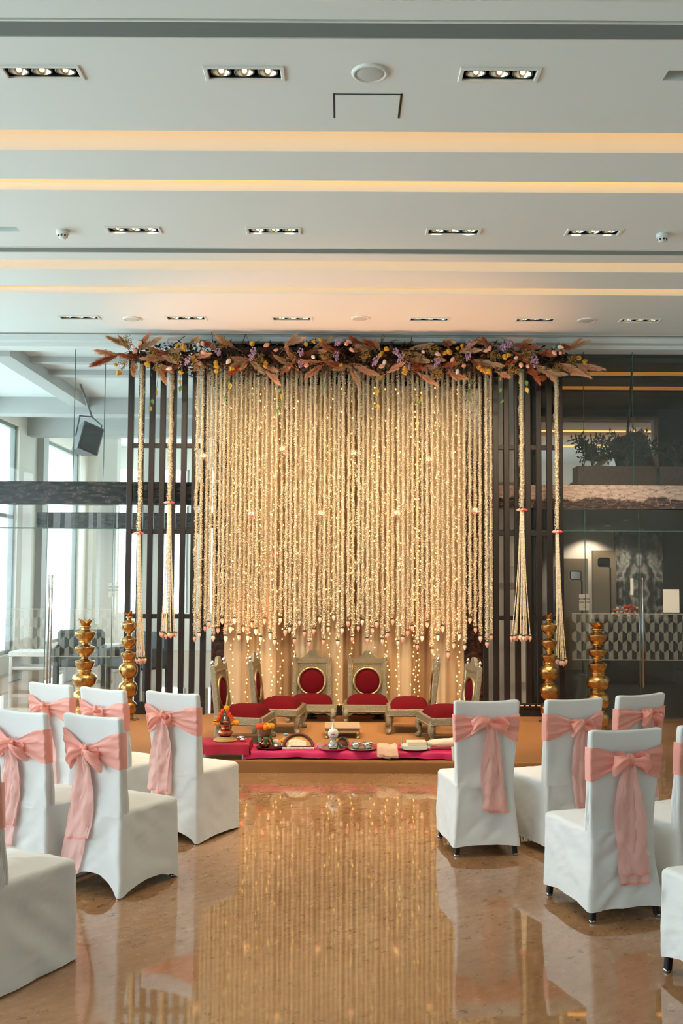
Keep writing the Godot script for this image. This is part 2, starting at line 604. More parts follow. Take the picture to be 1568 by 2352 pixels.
func downlight(x: float, z: float, label: String, lit: Array, row_group: String, aim: Vector3) -> void:
	var t := thing("recessed_downlight", label, "ceiling light", Vector3(x, CEIL, z), 0.0, row_group)
	if lamp_parts.is_empty():
		var st := begin(false)
		for e in [[0.0, 0.066, 0.43, 0.022], [0.0, -0.066, 0.43, 0.022], [0.204, 0.0, 0.022, 0.11], [-0.204, 0.0, 0.022, 0.11]]:
			box(st, Vector3(e[0], -0.002, e[1]), Vector3(e[2], 0.012, e[3]), 0.003)
		lamp_parts.frame = done(st)
		st = begin(false)
		for e in [[0.0, 0.085, 0.0, 0.386, 0.004, 0.11], [0.0, 0.044, 0.053, 0.386, 0.08, 0.004], [0.0, 0.044, -0.053, 0.386, 0.08, 0.004], [0.191, 0.044, 0.0, 0.004, 0.08, 0.11], [-0.191, 0.044, 0.0, 0.004, 0.08, 0.11]]:
			box(st, Vector3(e[0], e[1], e[2]), Vector3(e[3], e[4], e[5]))
		lamp_parts.housing = done(st)
		lamp_parts.ring = lathem([[0.046, 0.018], [0.055, 0.012], [0.055, 0.004], [0.048, 0.002], [0.045, 0.01]], 28)
		lamp_parts.bowl = lathem(rounded([[0.045, 0.004], [0.042, 0.012], [0.033, 0.026], [0.018, 0.036], [0.0, 0.04]], 2), 28)
		var s2 := begin()
		ball(s2, Vector3(0, 0.014, 0), Vector3(0.014, 0.014, 0.014), 12, 8)
		lamp_parts.bulb = done(s2)
	part(t, "trim_frame", lamp_parts.frame, M["white plastic"])
	part(t, "housing", lamp_parts.housing, M["black"])
	for i in 3:
		var lx := (i - 1) * 0.124
		var bowl := part(t, "lamp_bowl", lamp_parts.bowl, M["lamp bowl"], Vector3(lx, 0, 0))
		bowl.rotation = Vector3(rng.randf_range(0.02, 0.14), 0, rng.randf_range(-0.08, 0.08))
		part(bowl, "lamp_ring", lamp_parts.ring, M["grey plastic"])
		part(bowl, "bulb_light", lamp_parts.bulb, M["bulb"] if lit[i] else M["dim bulb"])
		# gimbal lamps: each tilted its own way, those near the stage towards the flower curtain
		spot(t, Vector3(lx, -0.012, 0), Vector3(lx + rng.randf_range(-0.1, 0.1) - aim.x * x, -1.0, (aim.y if i != 1 else -0.12) + rng.randf_range(-0.1, 0.1)), aim.z, Color(1.0, 0.89, 0.73), 36.0, 0.03)

func holed(list: Array, z0: float, z1: float, zc: float, xs: Array, thick := 0.14) -> void:
	# a ceiling slab with rectangular holes for the downlights; z0 is nearer the camera
	var top := CEIL + thick
	list.append([HALL_L, HALL_R, CEIL, top, zc + 0.055, z0])
	list.append([HALL_L, HALL_R, CEIL, top, z1, zc - 0.055])
	var x := HALL_L
	for h in xs:
		list.append([x, h - 0.193, CEIL, top, zc - 0.055, zc + 0.055])
		x = h + 0.193
	list.append([x, HALL_R, CEIL, top, zc - 0.055, zc + 0.055])

func ceiling() -> void:
	var c := struct("ceiling")
	var xs1 := [-2.7, -1.61, -0.53, 0.83, 1.91]
	var xs2 := [-2.72, -1.63, -0.54, 0.86, 1.95, 3.04]
	var xs3 := [-2.76, -1.64, -0.53, 0.91, 2.02, 3.12]
	var a := []
	holed(a, -4.82, -5.86, -5.165, xs1)
	slabs(c, "main_panel", a, M["white paint"])
	a = []
	a.append([HALL_L, HALL_R, CEIL, CEIL + 0.055, -6.87, -6.809])
	holed(a, -6.87, -8.024, -7.61, xs2, 0.1)
	slabs(c, "main_panel", a, M["white paint"])
	a = []
	a.append([HALL_L, HALL_R, CEIL, CEIL + 0.05, -9.42, -9.365])
	holed(a, -9.42, -10.95, -10.3, xs3, 0.1)
	slabs(c, "main_panel", a, M["white paint"])
	slabs(c, "near_panel", [[HALL_L, HALL_R, CEIL, CEIL + 0.1, -3.5, 4.7], [HALL_L, HALL_R, CEIL, CEIL + 0.14, -4.2, -3.7]], M["white paint"])
	slabs(c, "narrow_panel", [[HALL_L, HALL_R, CEIL, CEIL + 0.14, -4.64, -4.48]], M["white paint"])
	slabs(c, "narrow_panel", [[HALL_L, HALL_R, CEIL, CEIL + 0.14, -6.615, -6.146]], M["white paint"])
	slabs(c, "narrow_panel", [[HALL_L, HALL_R, CEIL, CEIL + 0.14, -8.367, -8.169]], M["white paint"])
	slabs(c, "narrow_panel", [[HALL_L, HALL_R, CEIL, CEIL + 0.14, -9.147, -8.637]], M["white paint"])
	slabs(c, "cove_board", [[HALL_L, HALL_R, CEIL + 0.05, 4.8, -6.87, -6.85], [HALL_L, HALL_R, CEIL + 0.045, 4.8, -9.42, -9.4], [HALL_L, HALL_R, CEIL + 0.1, 4.8, -4.66, -4.64]], M["white paint"])
	slabs(c, "plenum", [[HALL_L, HALL_R, 4.8, 4.95, GLASS_Z, 5.0]], M["white paint"])
	# header over the glass: stepped white mouldings
	slabs(c, "header_beam", [[HALL_L, HALL_R, CEIL + 0.01, 4.8, -11.16, -11.06], [HALL_L, HALL_R, 4.3, 4.8, -11.3, -11.16], [HALL_L, HALL_R, 4.26, 4.8, -11.56, -11.3]], M["white paint"])
	# air grilles
	grille(-4.735, 0.165, "wide slatted air grille across the ceiling nearest the camera")
	grille(-8.097, 0.145, "narrow grey air grille across the ceiling beyond the middle row of downlights")
	grille(-11.0, 0.1, "dark air grille at the far end of the ceiling above the flower header")
	# warm strips hidden on top of the panels
	cove(-5.80, CEIL + 0.17, Vector3(0, -0.32, -1), 2.7, "first warm cove strip behind the nearest row of downlights")
	cove(-6.56, CEIL + 0.17, Vector3(0, -0.25, -1), 2.9, "bright warm cove strip in front of the middle row of downlights")
	cove(-8.31, CEIL + 0.17, Vector3(0, -0.32, -1), 2.3, "warm cove strip just beyond the narrow middle air grille")
	cove(-9.09, CEIL + 0.17, Vector3(0, -0.25, -1), 2.3, "warm cove strip in front of the farthest row of downlights")
	cove(-4.42, CEIL + 0.17, Vector3(0, -0.1, 1), 1.2, "warm cove strip at the very top edge of the picture")
	var rows := [[xs1, -5.165, "nearest", [[1, 1, 1], [1, 1, 1], [1, 1, 1], [1, 1, 1], [0, 1, 0]], Vector3(0.0, -0.1, 1.2)], [xs2, -7.61, "middle", [[0, 0, 1], [0, 0, 1], [1, 0, 0], [0, 1, 0], [0, 1, 0], [0, 0, 0]], Vector3(0.04, -1.2, 7.0)], [xs3, -10.3, "farthest", [[0, 0, 0], [0, 0, 1], [0, 0, 0], [0, 1, 0], [0, 0, 0], [1, 0, 0]], Vector3(0.05, -0.18, 1.4)]]
	for r in rows:
		var seen := 0
		for i in r[0].size():
			if absf(r[0][i]) > 0.345 * absf(r[1]): continue
			downlight(r[0][i], r[1], fixture_label(seen, 0, r[2]), r[3][i], "downlights in the %s ceiling row" % r[2], r[4])
			seen += 1
	# round loudspeakers let into the ceiling
	var sp := [[0.14, -5.15, "large round white ceiling speaker between the nearest downlights"], [-2.21, -10.34, "small round ceiling speaker left of the flower header, far row"], [0.19, -10.27, "small round ceiling speaker in the middle of the far row"], [2.56, -10.30, "small round ceiling speaker towards the right of the far row"]]
	for s in sp:
		var t := thing("ceiling_speaker", s[2], "speaker", Vector3(s[0], CEIL, s[1]), 0.0, "round ceiling speakers")
		part(t, "rim", lathem([[0.075, -0.006], [0.085, -0.014], [0.097, -0.008], [0.1, 0.0]], 36), M["white plastic"])
		part(t, "mesh_cover", lathem(rounded([[0.077, -0.008], [0.05, -0.013], [0.0, -0.015]], 3), 36), M["speaker mesh"])
		part(t, "badge", boxm(Vector3(0.008, 0.003, 0.008), 0.0, Vector3(0.058, -0.0125, 0.01)), M["white plastic"])
	for s in [[-2.19, -7.64, "white smoke detector at the left of the middle ceiling panel"], [2.5, -7.65, "white smoke detector at the right of the middle ceiling panel"]]:
		var t := thing("smoke_detector", s[2], "smoke detector", Vector3(s[0], CEIL, s[1]))
		part(t, "base", lathem([[0.0, 0.0], [0.05, 0.0], [0.05, -0.028], [0.043, -0.034], [0.0, -0.034]], 24), M["white plastic"])
		part(t, "sensor_head", lathem([[0.036, -0.034], [0.034, -0.052], [0.026, -0.062], [0.0, -0.064]], 24), M["white plastic"])
		var st := begin(false)
		for i in 8:
			var an := TAU * i / 8.0
			box(st, Vector3(cos(an) * 0.0345, -0.045, sin(an) * 0.0345), Vector3(0.006, 0.014, 0.012), 0.0, Basis(Vector3.UP, -an))
		part(t, "sensor_vent", done(st), M["black"], Vector3.ZERO, true)
	# access hatch: a flush panel with a shadow gap
	var h := thing("access_hatch", "square access hatch with a dark gap in the nearest ceiling panel", "hatch", Vector3(0.135, CEIL, -5.53))
	part(h, "hatch_panel", boxm(Vector3(0.36, 0.006, 0.28), 0.001, Vector3(0.0, -0.004, -0.002)), M["white paint"])
	slabs(h, "gap_edge", [[-0.194, -0.183, -0.0016, 0.001, -0.15, 0.15], [0.183, 0.193, -0.0016, 0.001, -0.15, 0.15], [-0.19, 0.19, -0.0016, 0.001, 0.138, 0.146]], M["black"])

func grille(z: float, depth: float, label: String) -> void:
	var t := thing("air_grille", label, "air vent", Vector3(0, CEIL, z))
	var w := HALL_R - HALL_L
	var xc := (HALL_R + HALL_L) / 2.0
	slabs(t, "grille_frame", [[HALL_L, HALL_R, -0.004, 0.02, depth / 2 - 0.012, depth / 2], [HALL_L, HALL_R, -0.004, 0.02, -depth / 2, -depth / 2 + 0.012]], M["white plastic"])
	slabs(t, "duct", [[HALL_L, HALL_R, 0.05, 0.06, -depth / 2, depth / 2]], M["grille back"])
	var st := begin(false)
	var n := int(depth / 0.0135)
	for i in n:
		var zz := -depth / 2 + 0.016 + (depth - 0.032) * i / (n - 1.0)
		box(st, Vector3(xc, 0.008, zz), Vector3(w, 0.016, 0.0065), 0.0, Basis(Vector3.RIGHT, 0.5))
	part(t, "slat", done(st), M["grille metal"], Vector3.ZERO, true)
	st = begin(false)
	var x := HALL_L + 0.13
	while x < HALL_R:
		box(st, Vector3(x, 0.02, 0), Vector3(0.008, 0.03, depth - 0.02))
		x += 0.355
	part(t, "divider", done(st), M["grille back"], Vector3.ZERO, true)

func cove(z: float, y: float, d: Vector3, e: float, label: String) -> void:
	var t := thing("cove_light", label, "cove light", Vector3(-0.5, y, z))
	for i in 3:
		part(t, "led_strip_light", boxm(Vector3(3.3, 0.014, 0.02), 0.003, Vector3((i - 1) * 3.55, -0.012, 0.012 * -signf(d.z))), M["led strip light"])
	strip_light(t, Vector3(0, 0, 0.02 * signf(d.z)), d, 10.6, e, Color(1.0, 0.72, 0.38))

# ------------------------------------------------------------------ glass front at the end of the hall
func glass_front() -> void:
	var lintel_l := struct("trim_1")
	slabs(lintel_l, "marble_lintel", [[HALL_L, -1.5, 2.45, 2.715, GLASS_Z - 0.2, GLASS_Z + 0.02]], M["dark marble"])
	var lintel_r := struct("trim_2")
	slabs(lintel_r, "marble_lintel", [[1.62, HALL_R, 2.435, 2.705, GLASS_Z - 0.2, GLASS_Z + 0.02]], M["brown marble"])
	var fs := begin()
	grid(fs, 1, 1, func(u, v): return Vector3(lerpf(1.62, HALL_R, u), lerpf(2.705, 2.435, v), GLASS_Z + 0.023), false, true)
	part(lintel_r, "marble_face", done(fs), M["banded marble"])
	# [name, y0, y1, joints]
	var sets := [["window_1", 2.72, 4.26, [-6.2, -5.1, -4.15, -3.1, -2.75, -1.5]], ["window_2", 2.71, 4.26, [1.62, 2.80, 3.37, 4.4, 5.2]], ["door_1", 0.012, 2.44, [-6.2, -4.3, -3.38, -2.62, -1.5]], ["door_2", 0.012, 2.425, [1.62, 2.80, 3.42, 4.3, 5.2]]]
	for s in sets:
		var o := struct(s[0])
		var j: Array = s[3]
		for i in j.size() - 1:
			var x0: float = j[i]
			var x1: float = j[i + 1]
			var st := begin(false)
			quad(st, Vector3(x0 + 0.003, s[1], 0), Vector3(x0 + 0.003, s[2], 0), Vector3(x1 - 0.003, s[2], 0), Vector3(x1 - 0.003, s[1], 0))
			part(o, "pane", done(st), M["glass"], Vector3(0, 0, GLASS_Z))
		for i in range(1, j.size() - 1):
			var e := begin(false)
			box(e, Vector3(j[i], (s[1] + s[2]) / 2.0, GLASS_Z), Vector3(0.007, s[2] - s[1], 0.012))
			part(o, "pane_edge", done(e), M["glass edge"])
	slabs($door_1, "top_rail", [[HALL_L, -1.5, 2.17, 2.185, GLASS_Z - 0.01, GLASS_Z + 0.01]], M["glass edge"])
	slabs($door_2, "top_rail", [[1.62, HALL_R, 2.17, 2.185, GLASS_Z - 0.01, GLASS_Z + 0.01]], M["glass edge"])
	for s in [["door_1", -3.33], ["door_2", 3.435]]:
		var o: Node3D = get_node(s[0])
		for dz in [0.055, -0.055]:
			var st := begin()
			tube(st, [Vector3(0, 0.40, dz), Vector3(0, 1.64, dz)], 0.0125, 12)
			part(o, "pull_handle", done(st), M["steel"], Vector3(s[1], 0, GLASS_Z))
		var cl := begin()
		for y in [0.55, 1.0, 1.48]:
			tube(cl, [Vector3(s[1], y, GLASS_Z - 0.055), Vector3(s[1], y, GLASS_Z + 0.055)], 0.007, 8)
		part(o, "handle_fixing", done(cl), M["steel"])
	# frosted film: two rules with half-hexagons between, stuck on the doors
	for s in [["door_1", -6.2, -2.46, 0.705, 1.255], ["door_2", 2.64, 5.2, 0.70, 1.235]]:
		var o: Node3D = get_node(s[0])
		var st := begin(false)
		var z := GLASS_Z + 0.004
		box(st, Vector3((s[1] + s[2]) / 2, s[4] - 0.006, z), Vector3(s[2] - s[1], 0.012, 0.001))
		box(st, Vector3((s[1] + s[2]) / 2, s[3] + 0.006, z), Vector3(s[2] - s[1], 0.012, 0.001))
		# a honeycomb whose left half-cells are film
		var hw := 0.0525
		var rv: float = (s[4] - s[3] - 0.03) / 7.0
		for r in 5:
			var cx: float = s[1] + hw * (1 + r % 2)
			var cy: float = s[3] + 0.015 + rv * (0.5 + 1.5 * r)
			while cx < s[2]:
				var up := minf(rv, s[4] - 0.012 - cy)
				var dn := minf(rv, cy - s[3] - 0.012)
				quad(st, Vector3(cx - hw, cy - minf(dn, rv * 0.5), z), Vector3(cx - hw, cy + minf(up, rv * 0.5), z), Vector3(cx, cy + up, z), Vector3(cx, cy - dn, z))
				cx += hw * 2.0
		part(o, "frosted_pattern", done(st), M["frosted film"], Vector3.ZERO, true)
	# paper notices on the doors
	notice("door notice", Vector3(-2.6, 1.47, GLASS_Z + 0.006), 0.125, 0.165, false, "pale notice with faint lettering stuck on the left glass door")
	notice("door notice", Vector3(2.785, 1.36, GLASS_Z - 0.006), 0.115, 0.185, true, "grey notice with mirrored lettering on the right glass door")
	var t := thing("paper_notice", "blank white paper notice at the right edge beyond the door handle", "notice", Vector3(3.78, 1.38, GLASS_Z + 0.006))
	part(t, "sheet", boxm(Vector3(0.185, 0.265, 0.002)), M["paper"])
	var lb := thing("door_label", "small narrow white label on the right glass door left of its handle", "label", Vector3(3.335, 1.54, GLASS_Z - 0.006))
	part(lb, "sheet", boxm(Vector3(0.035, 0.19, 0.002)), M["paper"])

func notice(_what: String, at: Vector3, w: float, h: float, from_behind: bool, label: String) -> void:
	var t := thing("door_notice", label, "notice", at, PI if from_behind else 0.0)
	# a printed film: seen from the hall, the right one shows its print through, in mirror writing
	var face := part(t, "sheet", boxm(Vector3(w, h, 0.001)), M["frosted film"] if not from_behind else M["sign grey"])
	face.position.z = -0.003 if not from_behind else 0.0
	var font := SystemFont.new()
	font.font_names = PackedStringArray(["Droid Sans"])
	font.font_weight = 700
	for e in [["NO MASK", 0.036], ["NO ENTRY", -0.002]]:
		var tm := TextMesh.new()
		tm.text = e[0]
		tm.font = font
		tm.font_size = 32
		tm.pixel_size = 0.00088
		tm.depth = 0.004
		part(t, "lettering", tm, M["sign ink"] if from_behind else M["faint ink"], Vector3(0, e[1], 0.0))
	var st := begin()
	var pts := []
	for i in 11:
		var a := PI * 0.2 + TAU * 0.75 * i / 10.0
		pts.append(Vector3(cos(a) * 0.016, -0.05 + sin(a) * 0.016, 0))
	tube(st, pts, 0.0022, 5)
	part(t, "round_mark", done(st), M["sign ink"] if from_behind else M["faint ink"])

# ------------------------------------------------------------------ what lies behind the glass
func lobby_bright() -> void:
	var L := -5.5
	var w := struct("wall_lobby_left")
	slabs(w, "masonry", [[L - 0.3, L, 0, 0.3, -21.5, GLASS_Z - 0.3], [L - 0.3, L, 4.15, 4.9, -21.5, GLASS_Z - 0.3], [L - 0.3, L, 0.3, 4.15, -15.7, -15.5], [L - 0.3, L, 0.3, 4.15, -17.9, -16.9], [L - 0.3, L, 0.3, 4.15, -21.5, -20.9]], M["wall paint"])
	slabs(w, "pier", [[L, L + 0.12, 0, 4.3, -18.2, -17.9]], M["soffit grey"])
	slabs(w, "return_wall", [[HALL_L - 0.3, L - 0.3, 0, 4.9, GLASS_Z - 0.4, GLASS_Z - 0.1]], M["wall paint"])
	var fr := struct("window_3")
	var st := begin(false)
	for e in [[-16.9, -15.7], [-20.9, -18.2], [-15.5, -13.6], [-13.6, -11.8]]:
		for z in [e[0] + 0.03, e[1] - 0.03]:
			box(st, Vector3(L - 0.1, 2.22, z), Vector3(0.08, 3.85, 0.06))
		for y in [0.33, 2.6, 4.12]:
			box(st, Vector3(L - 0.1, y, (e[0] + e[1]) / 2), Vector3(0.08, 0.06, e[1] - e[0]))
	part(fr, "window_frame", done(st), M["frame grey"])
	for e in [[-16.9, -15.7], [-20.9, -18.2], [-15.5, -13.6], [-13.6, -11.8]]:
		st = begin(false)
		quad(st, Vector3(L - 0.1, 0.35, e[0]), Vector3(L - 0.1, 4.1, e[0]), Vector3(L - 0.1, 4.1, e[1]), Vector3(L - 0.1, 0.35, e[1]))
		part(fr, "pane", done(st), M["glass"])
	var b := struct("wall_lobby_back")
	slabs(b, "masonry", [[-8, -5.25, 0, 4.9, -21.8, -21.5], [1.2, 2.4, 0, 4.9, -21.8, -21.5], [-5.25, 1.2, 3.9, 4.9, -21.8, -21.5], [-5.25, 1.2, 0, 0.8, -21.8, -21.5], [-3.3, -2.9, 0.8, 3.9, -21.8, -21.5]], M["wall paint"])
	var fb := struct("window_4")
	st = begin(false)
	for x in [-5.22, -4.3, -3.33, -2.87, -1.6, -0.2, 1.17]:
		box(st, Vector3(x, 2.35, -21.6), Vector3(0.06, 3.1, 0.08))
	part(fb, "window_frame", done(st), M["frame grey"])
	for e in [[-5.2, -4.32], [-4.28, -3.35], [-2.85, -1.62], [-1.58, -0.22], [-0.18, 1.15]]:
		st = begin(false)
		quad(st, Vector3(e[0], 0.82, -21.6), Vector3(e[0], 3.88, -21.6), Vector3(e[1], 3.88, -21.6), Vector3(e[1], 0.82, -21.6))
		part(fb, "pane", done(st), M["glass"])
	var c := struct("ceiling_lobby")
	slabs(c, "slab", [[-8, 2.4, 4.36, 4.95, -21.8, GLASS_Z - 0.12]], M["white paint"])
	slabs(c, "long_beam", [[-4.14, -3.9, 4.2, 4.36, -15.2, GLASS_Z - 0.12]], M["soffit grey"])
	slabs(c, "cross_beam", [[-3.9, 2.4, 4.29, 4.36, -12.45, -12.3], [-3.9, 2.4, 4.29, 4.36, -13.3, -13.1], [-5.5, 2.4, 4.1, 4.36, -15.5, -15.2], [-5.5, 2.4, 4.05, 4.36, -17.6, -17.3]], M["soffit grey"])
	var d := struct("wall_divider")
	slabs(d, "masonry", [[1.5, 2.3, 0, 4.9, -21.8, -12.2]], M["wall paint"])
	slabs(d, "dark_lining", [[2.3, 2.4, 0, 4.9, -21.8, -12.2]], M["dark wall"])
	var t2 := struct("trim_3")
	slabs(t2, "far_marble_band", [[-5.36, 1.5, 2.45, 2.72, -17.7, -17.5]], M["dark marble"])  # dark marble band repeating the near lintel farther back
	slabs(t2, "pink_column", [[-4.45, -4.1, 0, 4.3, -18.4, -18.1], [-3.6, -3.3, 0, 4.3, -18.4, -18.1]], M["wall paint"])
	# loudspeaker hung from the lobby ceiling
	var s := thing("hanging_loudspeaker", "grey loudspeaker hung from the ceiling behind the left glass", "speaker", Vector3(-3.62, 3.54, -14.0), 0.75)
	s.rotation.x = -0.1
	s.rotation.z = -0.3
	st = begin(false)
	var fo := [Vector3(-0.16, -0.22, 0.15), Vector3(0.16, -0.22, 0.15), Vector3(0.16, 0.2, 0.15), Vector3(-0.16, 0.2, 0.15)]
	var ba := [Vector3(-0.09, -0.18, -0.18), Vector3(0.09, -0.18, -0.18), Vector3(0.09, 0.2, -0.18), Vector3(-0.09, 0.2, -0.18)]
	for i in 4:
		var j := (i + 1) % 4
		quad(st, fo[i], fo[j], ba[j], ba[i])
	quad(st, fo[0], fo[3], fo[2], fo[1])
	quad(st, ba[0], ba[1], ba[2], ba[3])
	part(s, "cabinet", done(st), M["grey plastic"])
	part(s, "speaker_grille", boxm(Vector3(0.29, 0.39, 0.02), 0.006, Vector3(0, -0.01, 0.158)), M["black plastic"])
	st = begin()
	tube(st, [Vector3(-0.165, 0.0, 0), Vector3(-0.18, 0.3, 0), Vector3(0.0, 0.36, 0.0), Vector3(0.18, 0.3, 0), Vector3(0.165, 0.0, 0)], 0.012, 6)
	tube(st, [Vector3(0, 0.36, 0), Vector3(-0.27, 0.82, -0.1)], 0.014, 6)
	part(s, "yoke", done(st), M["grey plastic"])
	# low furniture seen through the frosted band
	for e in [[-4.6, -15.5, 0.3, "white low bench stack behind the left glass door, at the picture edge"], [-4.2, -17.0, 0.3, "second white low bench behind the left glass door, farther off"]]:
		var t := thing("lobby_bench", e[3], "bench", Vector3(e[0], 0, e[1]))
		part(t, "seat", boxm(Vector3(0.9, 0.08, 0.5), 0.01, Vector3(0, 0.42, 0)), M["white plastic"])
		part(t, "shelf", boxm(Vector3(0.86, 0.05, 0.46), 0.01, Vector3(0, 0.2, 0)), M["white plastic"])
		for x in [-0.42, 0.42]:
			part(t, "side_panel", boxm(Vector3(0.05, 0.38, 0.48), 0.008, Vector3(x, 0.19, 0)), M["white plastic"])
	for e in [[-3.9, -15.0, 0.2, "dark grey lobby armchair behind the left glass, left of the brass columns"], [-2.95, -14.6, -0.5, "dark grey lobby armchair behind the left glass, right of the other armchair"]]:
		var t := thing("lobby_armchair", e[3], "armchair", Vector3(e[0], 0, e[1]), e[2])
		part(t, "seat", boxm(Vector3(0.6, 0.16, 0.55), 0.04, Vector3(0, 0.36, 0.03)), M["sofa grey"])
		part(t, "backrest", boxm(Vector3(0.7, 0.5, 0.12), 0.05, Vector3(0, 0.55, -0.28)), M["sofa grey"])
		for x in [-0.34, 0.34]:
			part(t, "armrest", boxm(Vector3(0.1, 0.3, 0.6), 0.04, Vector3(x, 0.43, 0)), M["sofa grey"])
			for z in [-0.25, 0.25]:
				part(t, "leg", boxm(Vector3(0.05, 0.3, 0.05), 0.005, Vector3(x, 0.15, z)), M["black"])

func lobby_dark() -> void:
	var r := struct("wall_lobby_right")
	slabs(r, "masonry", [[6.6, 6.9, 0, 4.9, -17.9, GLASS_Z - 0.1]], M["dark wall"])
	slabs(r, "return_wall", [[HALL_R, 6.6, 0, 4.9, GLASS_Z - 0.4, GLASS_Z - 0.1]], M["dark wall"])
	var c := struct("ceiling_right_lobby")
	slabs(c, "slab", [[2.4, 6.6, 4.36, 4.95, -16.0, GLASS_Z - 0.12]], M["dark ceiling"])
	slabs(c, "coffer_strip", [[2.4, 6.6, 4.3, 4.36, -12.6, -12.2], [2.4, 6.6, 4.3, 4.36, -13.6, -13.2], [2.4, 6.6, 4.3, 4.36, -14.9, -14.2]], M["dark ceiling"])
	slabs(c, "far_slab", [[2.4, 6.6, 4.45, 4.95, -24.5, -16.0], [2.4, 6.6, 4.35, 4.45, -18.4, -17.4], [2.4, 6.6, 4.35, 4.45, -20.6, -19.2]], M["white paint"])
	var m := struct("trim_4")
	slabs(m, "mezzanine_slab", [[2.4, 6.6, 2.45, 2.7, -17.5, GLASS_Z - 0.2]], M["dark ceiling"])
	# upper partition with a white-framed opening into a lit room
	var p := struct("wall_upper_partition")
	slabs(p, "masonry", [[5.1, 6.6, 2.7, 4.36, -16.1, -16.0], [2.4, 5.1, 4.22, 4.36, -16.1, -16.0]], M["dark wall"])
	slabs(p, "opening_frame", [[2.4, 5.1, 4.17, 4.22, -16.1, -15.95], [5.03, 5.1, 2.7, 4.22, -16.1, -15.95]], M["wall paint"])
	slabs(p, "room_beyond", [[2.4, 6.9, 2.7, 4.95, -24.8, -24.5], [6.6, 6.9, 2.7, 4.95, -24.5, -16.1]], M["wall paint"])
	slabs(p, "room_floor", [[2.4, 6.6, 2.45, 2.7, -24.5, -17.5]], M["soffit grey"])
	var beam := begin(false)
	box(beam, Vector3(4.6, 3.62, -18.0), Vector3(2.2, 0.09, 0.12), 0.0, Basis(Vector3.BACK, 0.66))
	part(p, "raking_beam", done(beam), M["wall paint"])
	lobby_strip(Vector3(4.6, 4.30, -12.9), 3.2, 0.5, "warm strip imitating a cove reflection in the right glass, nearer one")  # these two glowing strips stand in for hall coves reflected in the glass
	lobby_strip(Vector3(4.6, 4.30, -13.9), 3.2, 0.5, "warm strip imitating a cove reflection in the right glass, farther one")
	lobby_strip(Vector3(4.4, 4.4, -18.8), 3.6, 3.2, "upper warm strip seen through the white-framed opening")
	lobby_strip(Vector3(4.4, 4.4, -21.0), 3.6, 3.2, "lower warm strip seen through the white-framed opening")
	slabs(m, "added_dark_floor", [[2.4, 6.6, 0.0, 0.012, -17.6, GLASS_Z - 0.3]], M["dark wall"])  # dark sheet added over the marble to keep this lobby dim
	# lower back wall
	var b := struct("wall_lower_back")
	slabs(b, "pale_panel", [[2.4, 4.82, 0, 2.45, -17.9, -17.6]], M["wall paint"])
	slabs(b, "dark_panel", [[5.66, 6.6, 0, 2.45, -17.9, -17.6]], M["dark wall"])
	slabs(b, "tan_panel", [[3.9, 4.33, 0, 1.95, -17.6, -17.5], [4.42, 4.82, 0, 2.1, -17.6, -17.5]], M["tan wall"])
	var st := begin()
	grid(st, 1, 1, func(u, v): return Vector3(lerpf(4.82, 5.66, u), lerpf(2.45, 0.0, v), -17.55), false, true)
	part(b, "figured_panel", done(st), M["figured marble"])
	slabs(b, "panel_core", [[4.82, 5.66, 0, 2.45, -17.9, -17.56]], M["dark wall"])
	# small downlights under the mezzanine
	for e in [[4.34, -17.2, "farthest left"], [4.03, -14.1, "nearest"], [4.2, -15.7, "middle"], [5.1, -16.9, "farthest right"]]:
		var t := thing("small_downlight", "tiny bright downlight in the low lobby ceiling behind right glass, the %s one" % e[2], "ceiling light", Vector3(e[0], 2.45, e[1]), 0.0, "tiny lobby downlights")
		part(t, "trim_ring", lathem([[0.03, -0.002], [0.042, -0.006], [0.045, 0.0]], 20), M["white plastic"])
		part(t, "lamp_disc_light", lathem([[0.0, -0.004], [0.03, -0.003]], 20), M["bulb"])
		spot(t, Vector3(0, -0.02, 0), Vector3(0, -1, -0.3), 1.3, Color(1, 0.92, 0.82), 55, 0.03)
	# a lamp on the far wall of the pale panel comes from floodlights on stands
	for e in [[3.95, -16.8, 1.66, "floodlight on a thin pole behind the right glass, the left one"], [4.43, -16.8, 1.88, "floodlight on a thin pole behind the right glass, the right one"]]:
		var t := thing("floodlight_stand", e[3], "floodlight", Vector3(e[0], 0, e[1]))
		var s2 := begin()
		tube(s2, [Vector3(0.1, 0, 0), Vector3(0.1, e[2] - 0.1, 0), Vector3(0.02, e[2], 0)], 0.014, 8)
		part(t, "pole", done(s2), M["black"])
		part(t, "pole_foot", lathem([[0.0, 0.03], [0.16, 0.02], [0.18, 0.0]], 20), M["black"], Vector3(0.1, 0, 0))
		part(t, "lamp_head", boxm(Vector3(0.2, 0.16, 0.1), 0.02, Vector3(-0.02, e[2], 0.03)), M["chrome"])
	# planters on the lintel
	for e in [[2.95, 0.55], [3.62, 0.7], [4.4, 0.7]]:
		pass
	var names := ["left", "right"]
	for i in 2:
		var px: float = [3.26, 4.24][i]
		var t := thing("planter_box", "long brown wooden planter box on the marble lintel, the %s one" % names[i], "planter", Vector3(px, 2.7, GLASS_Z - 0.42), 0.0, "planters on the lintel")
		var s3 := begin(false)
		for q in [[0.0, 0.13, 0.12, 0.94, 0.26, 0.02], [0.0, 0.13, -0.12, 0.94, 0.26, 0.02], [-0.46, 0.13, 0, 0.02, 0.26, 0.22], [0.46, 0.13, 0, 0.02, 0.26, 0.22]]:
			box(s3, Vector3(q[0], q[1], q[2]), Vector3(q[3], q[4], q[5]), 0.004)
		part(t, "trough", done(s3), M["planter wood"])
		part(t, "soil", boxm(Vector3(0.9, 0.02, 0.22), 0.0, Vector3(0, 0.22, 0)), M["twig"])
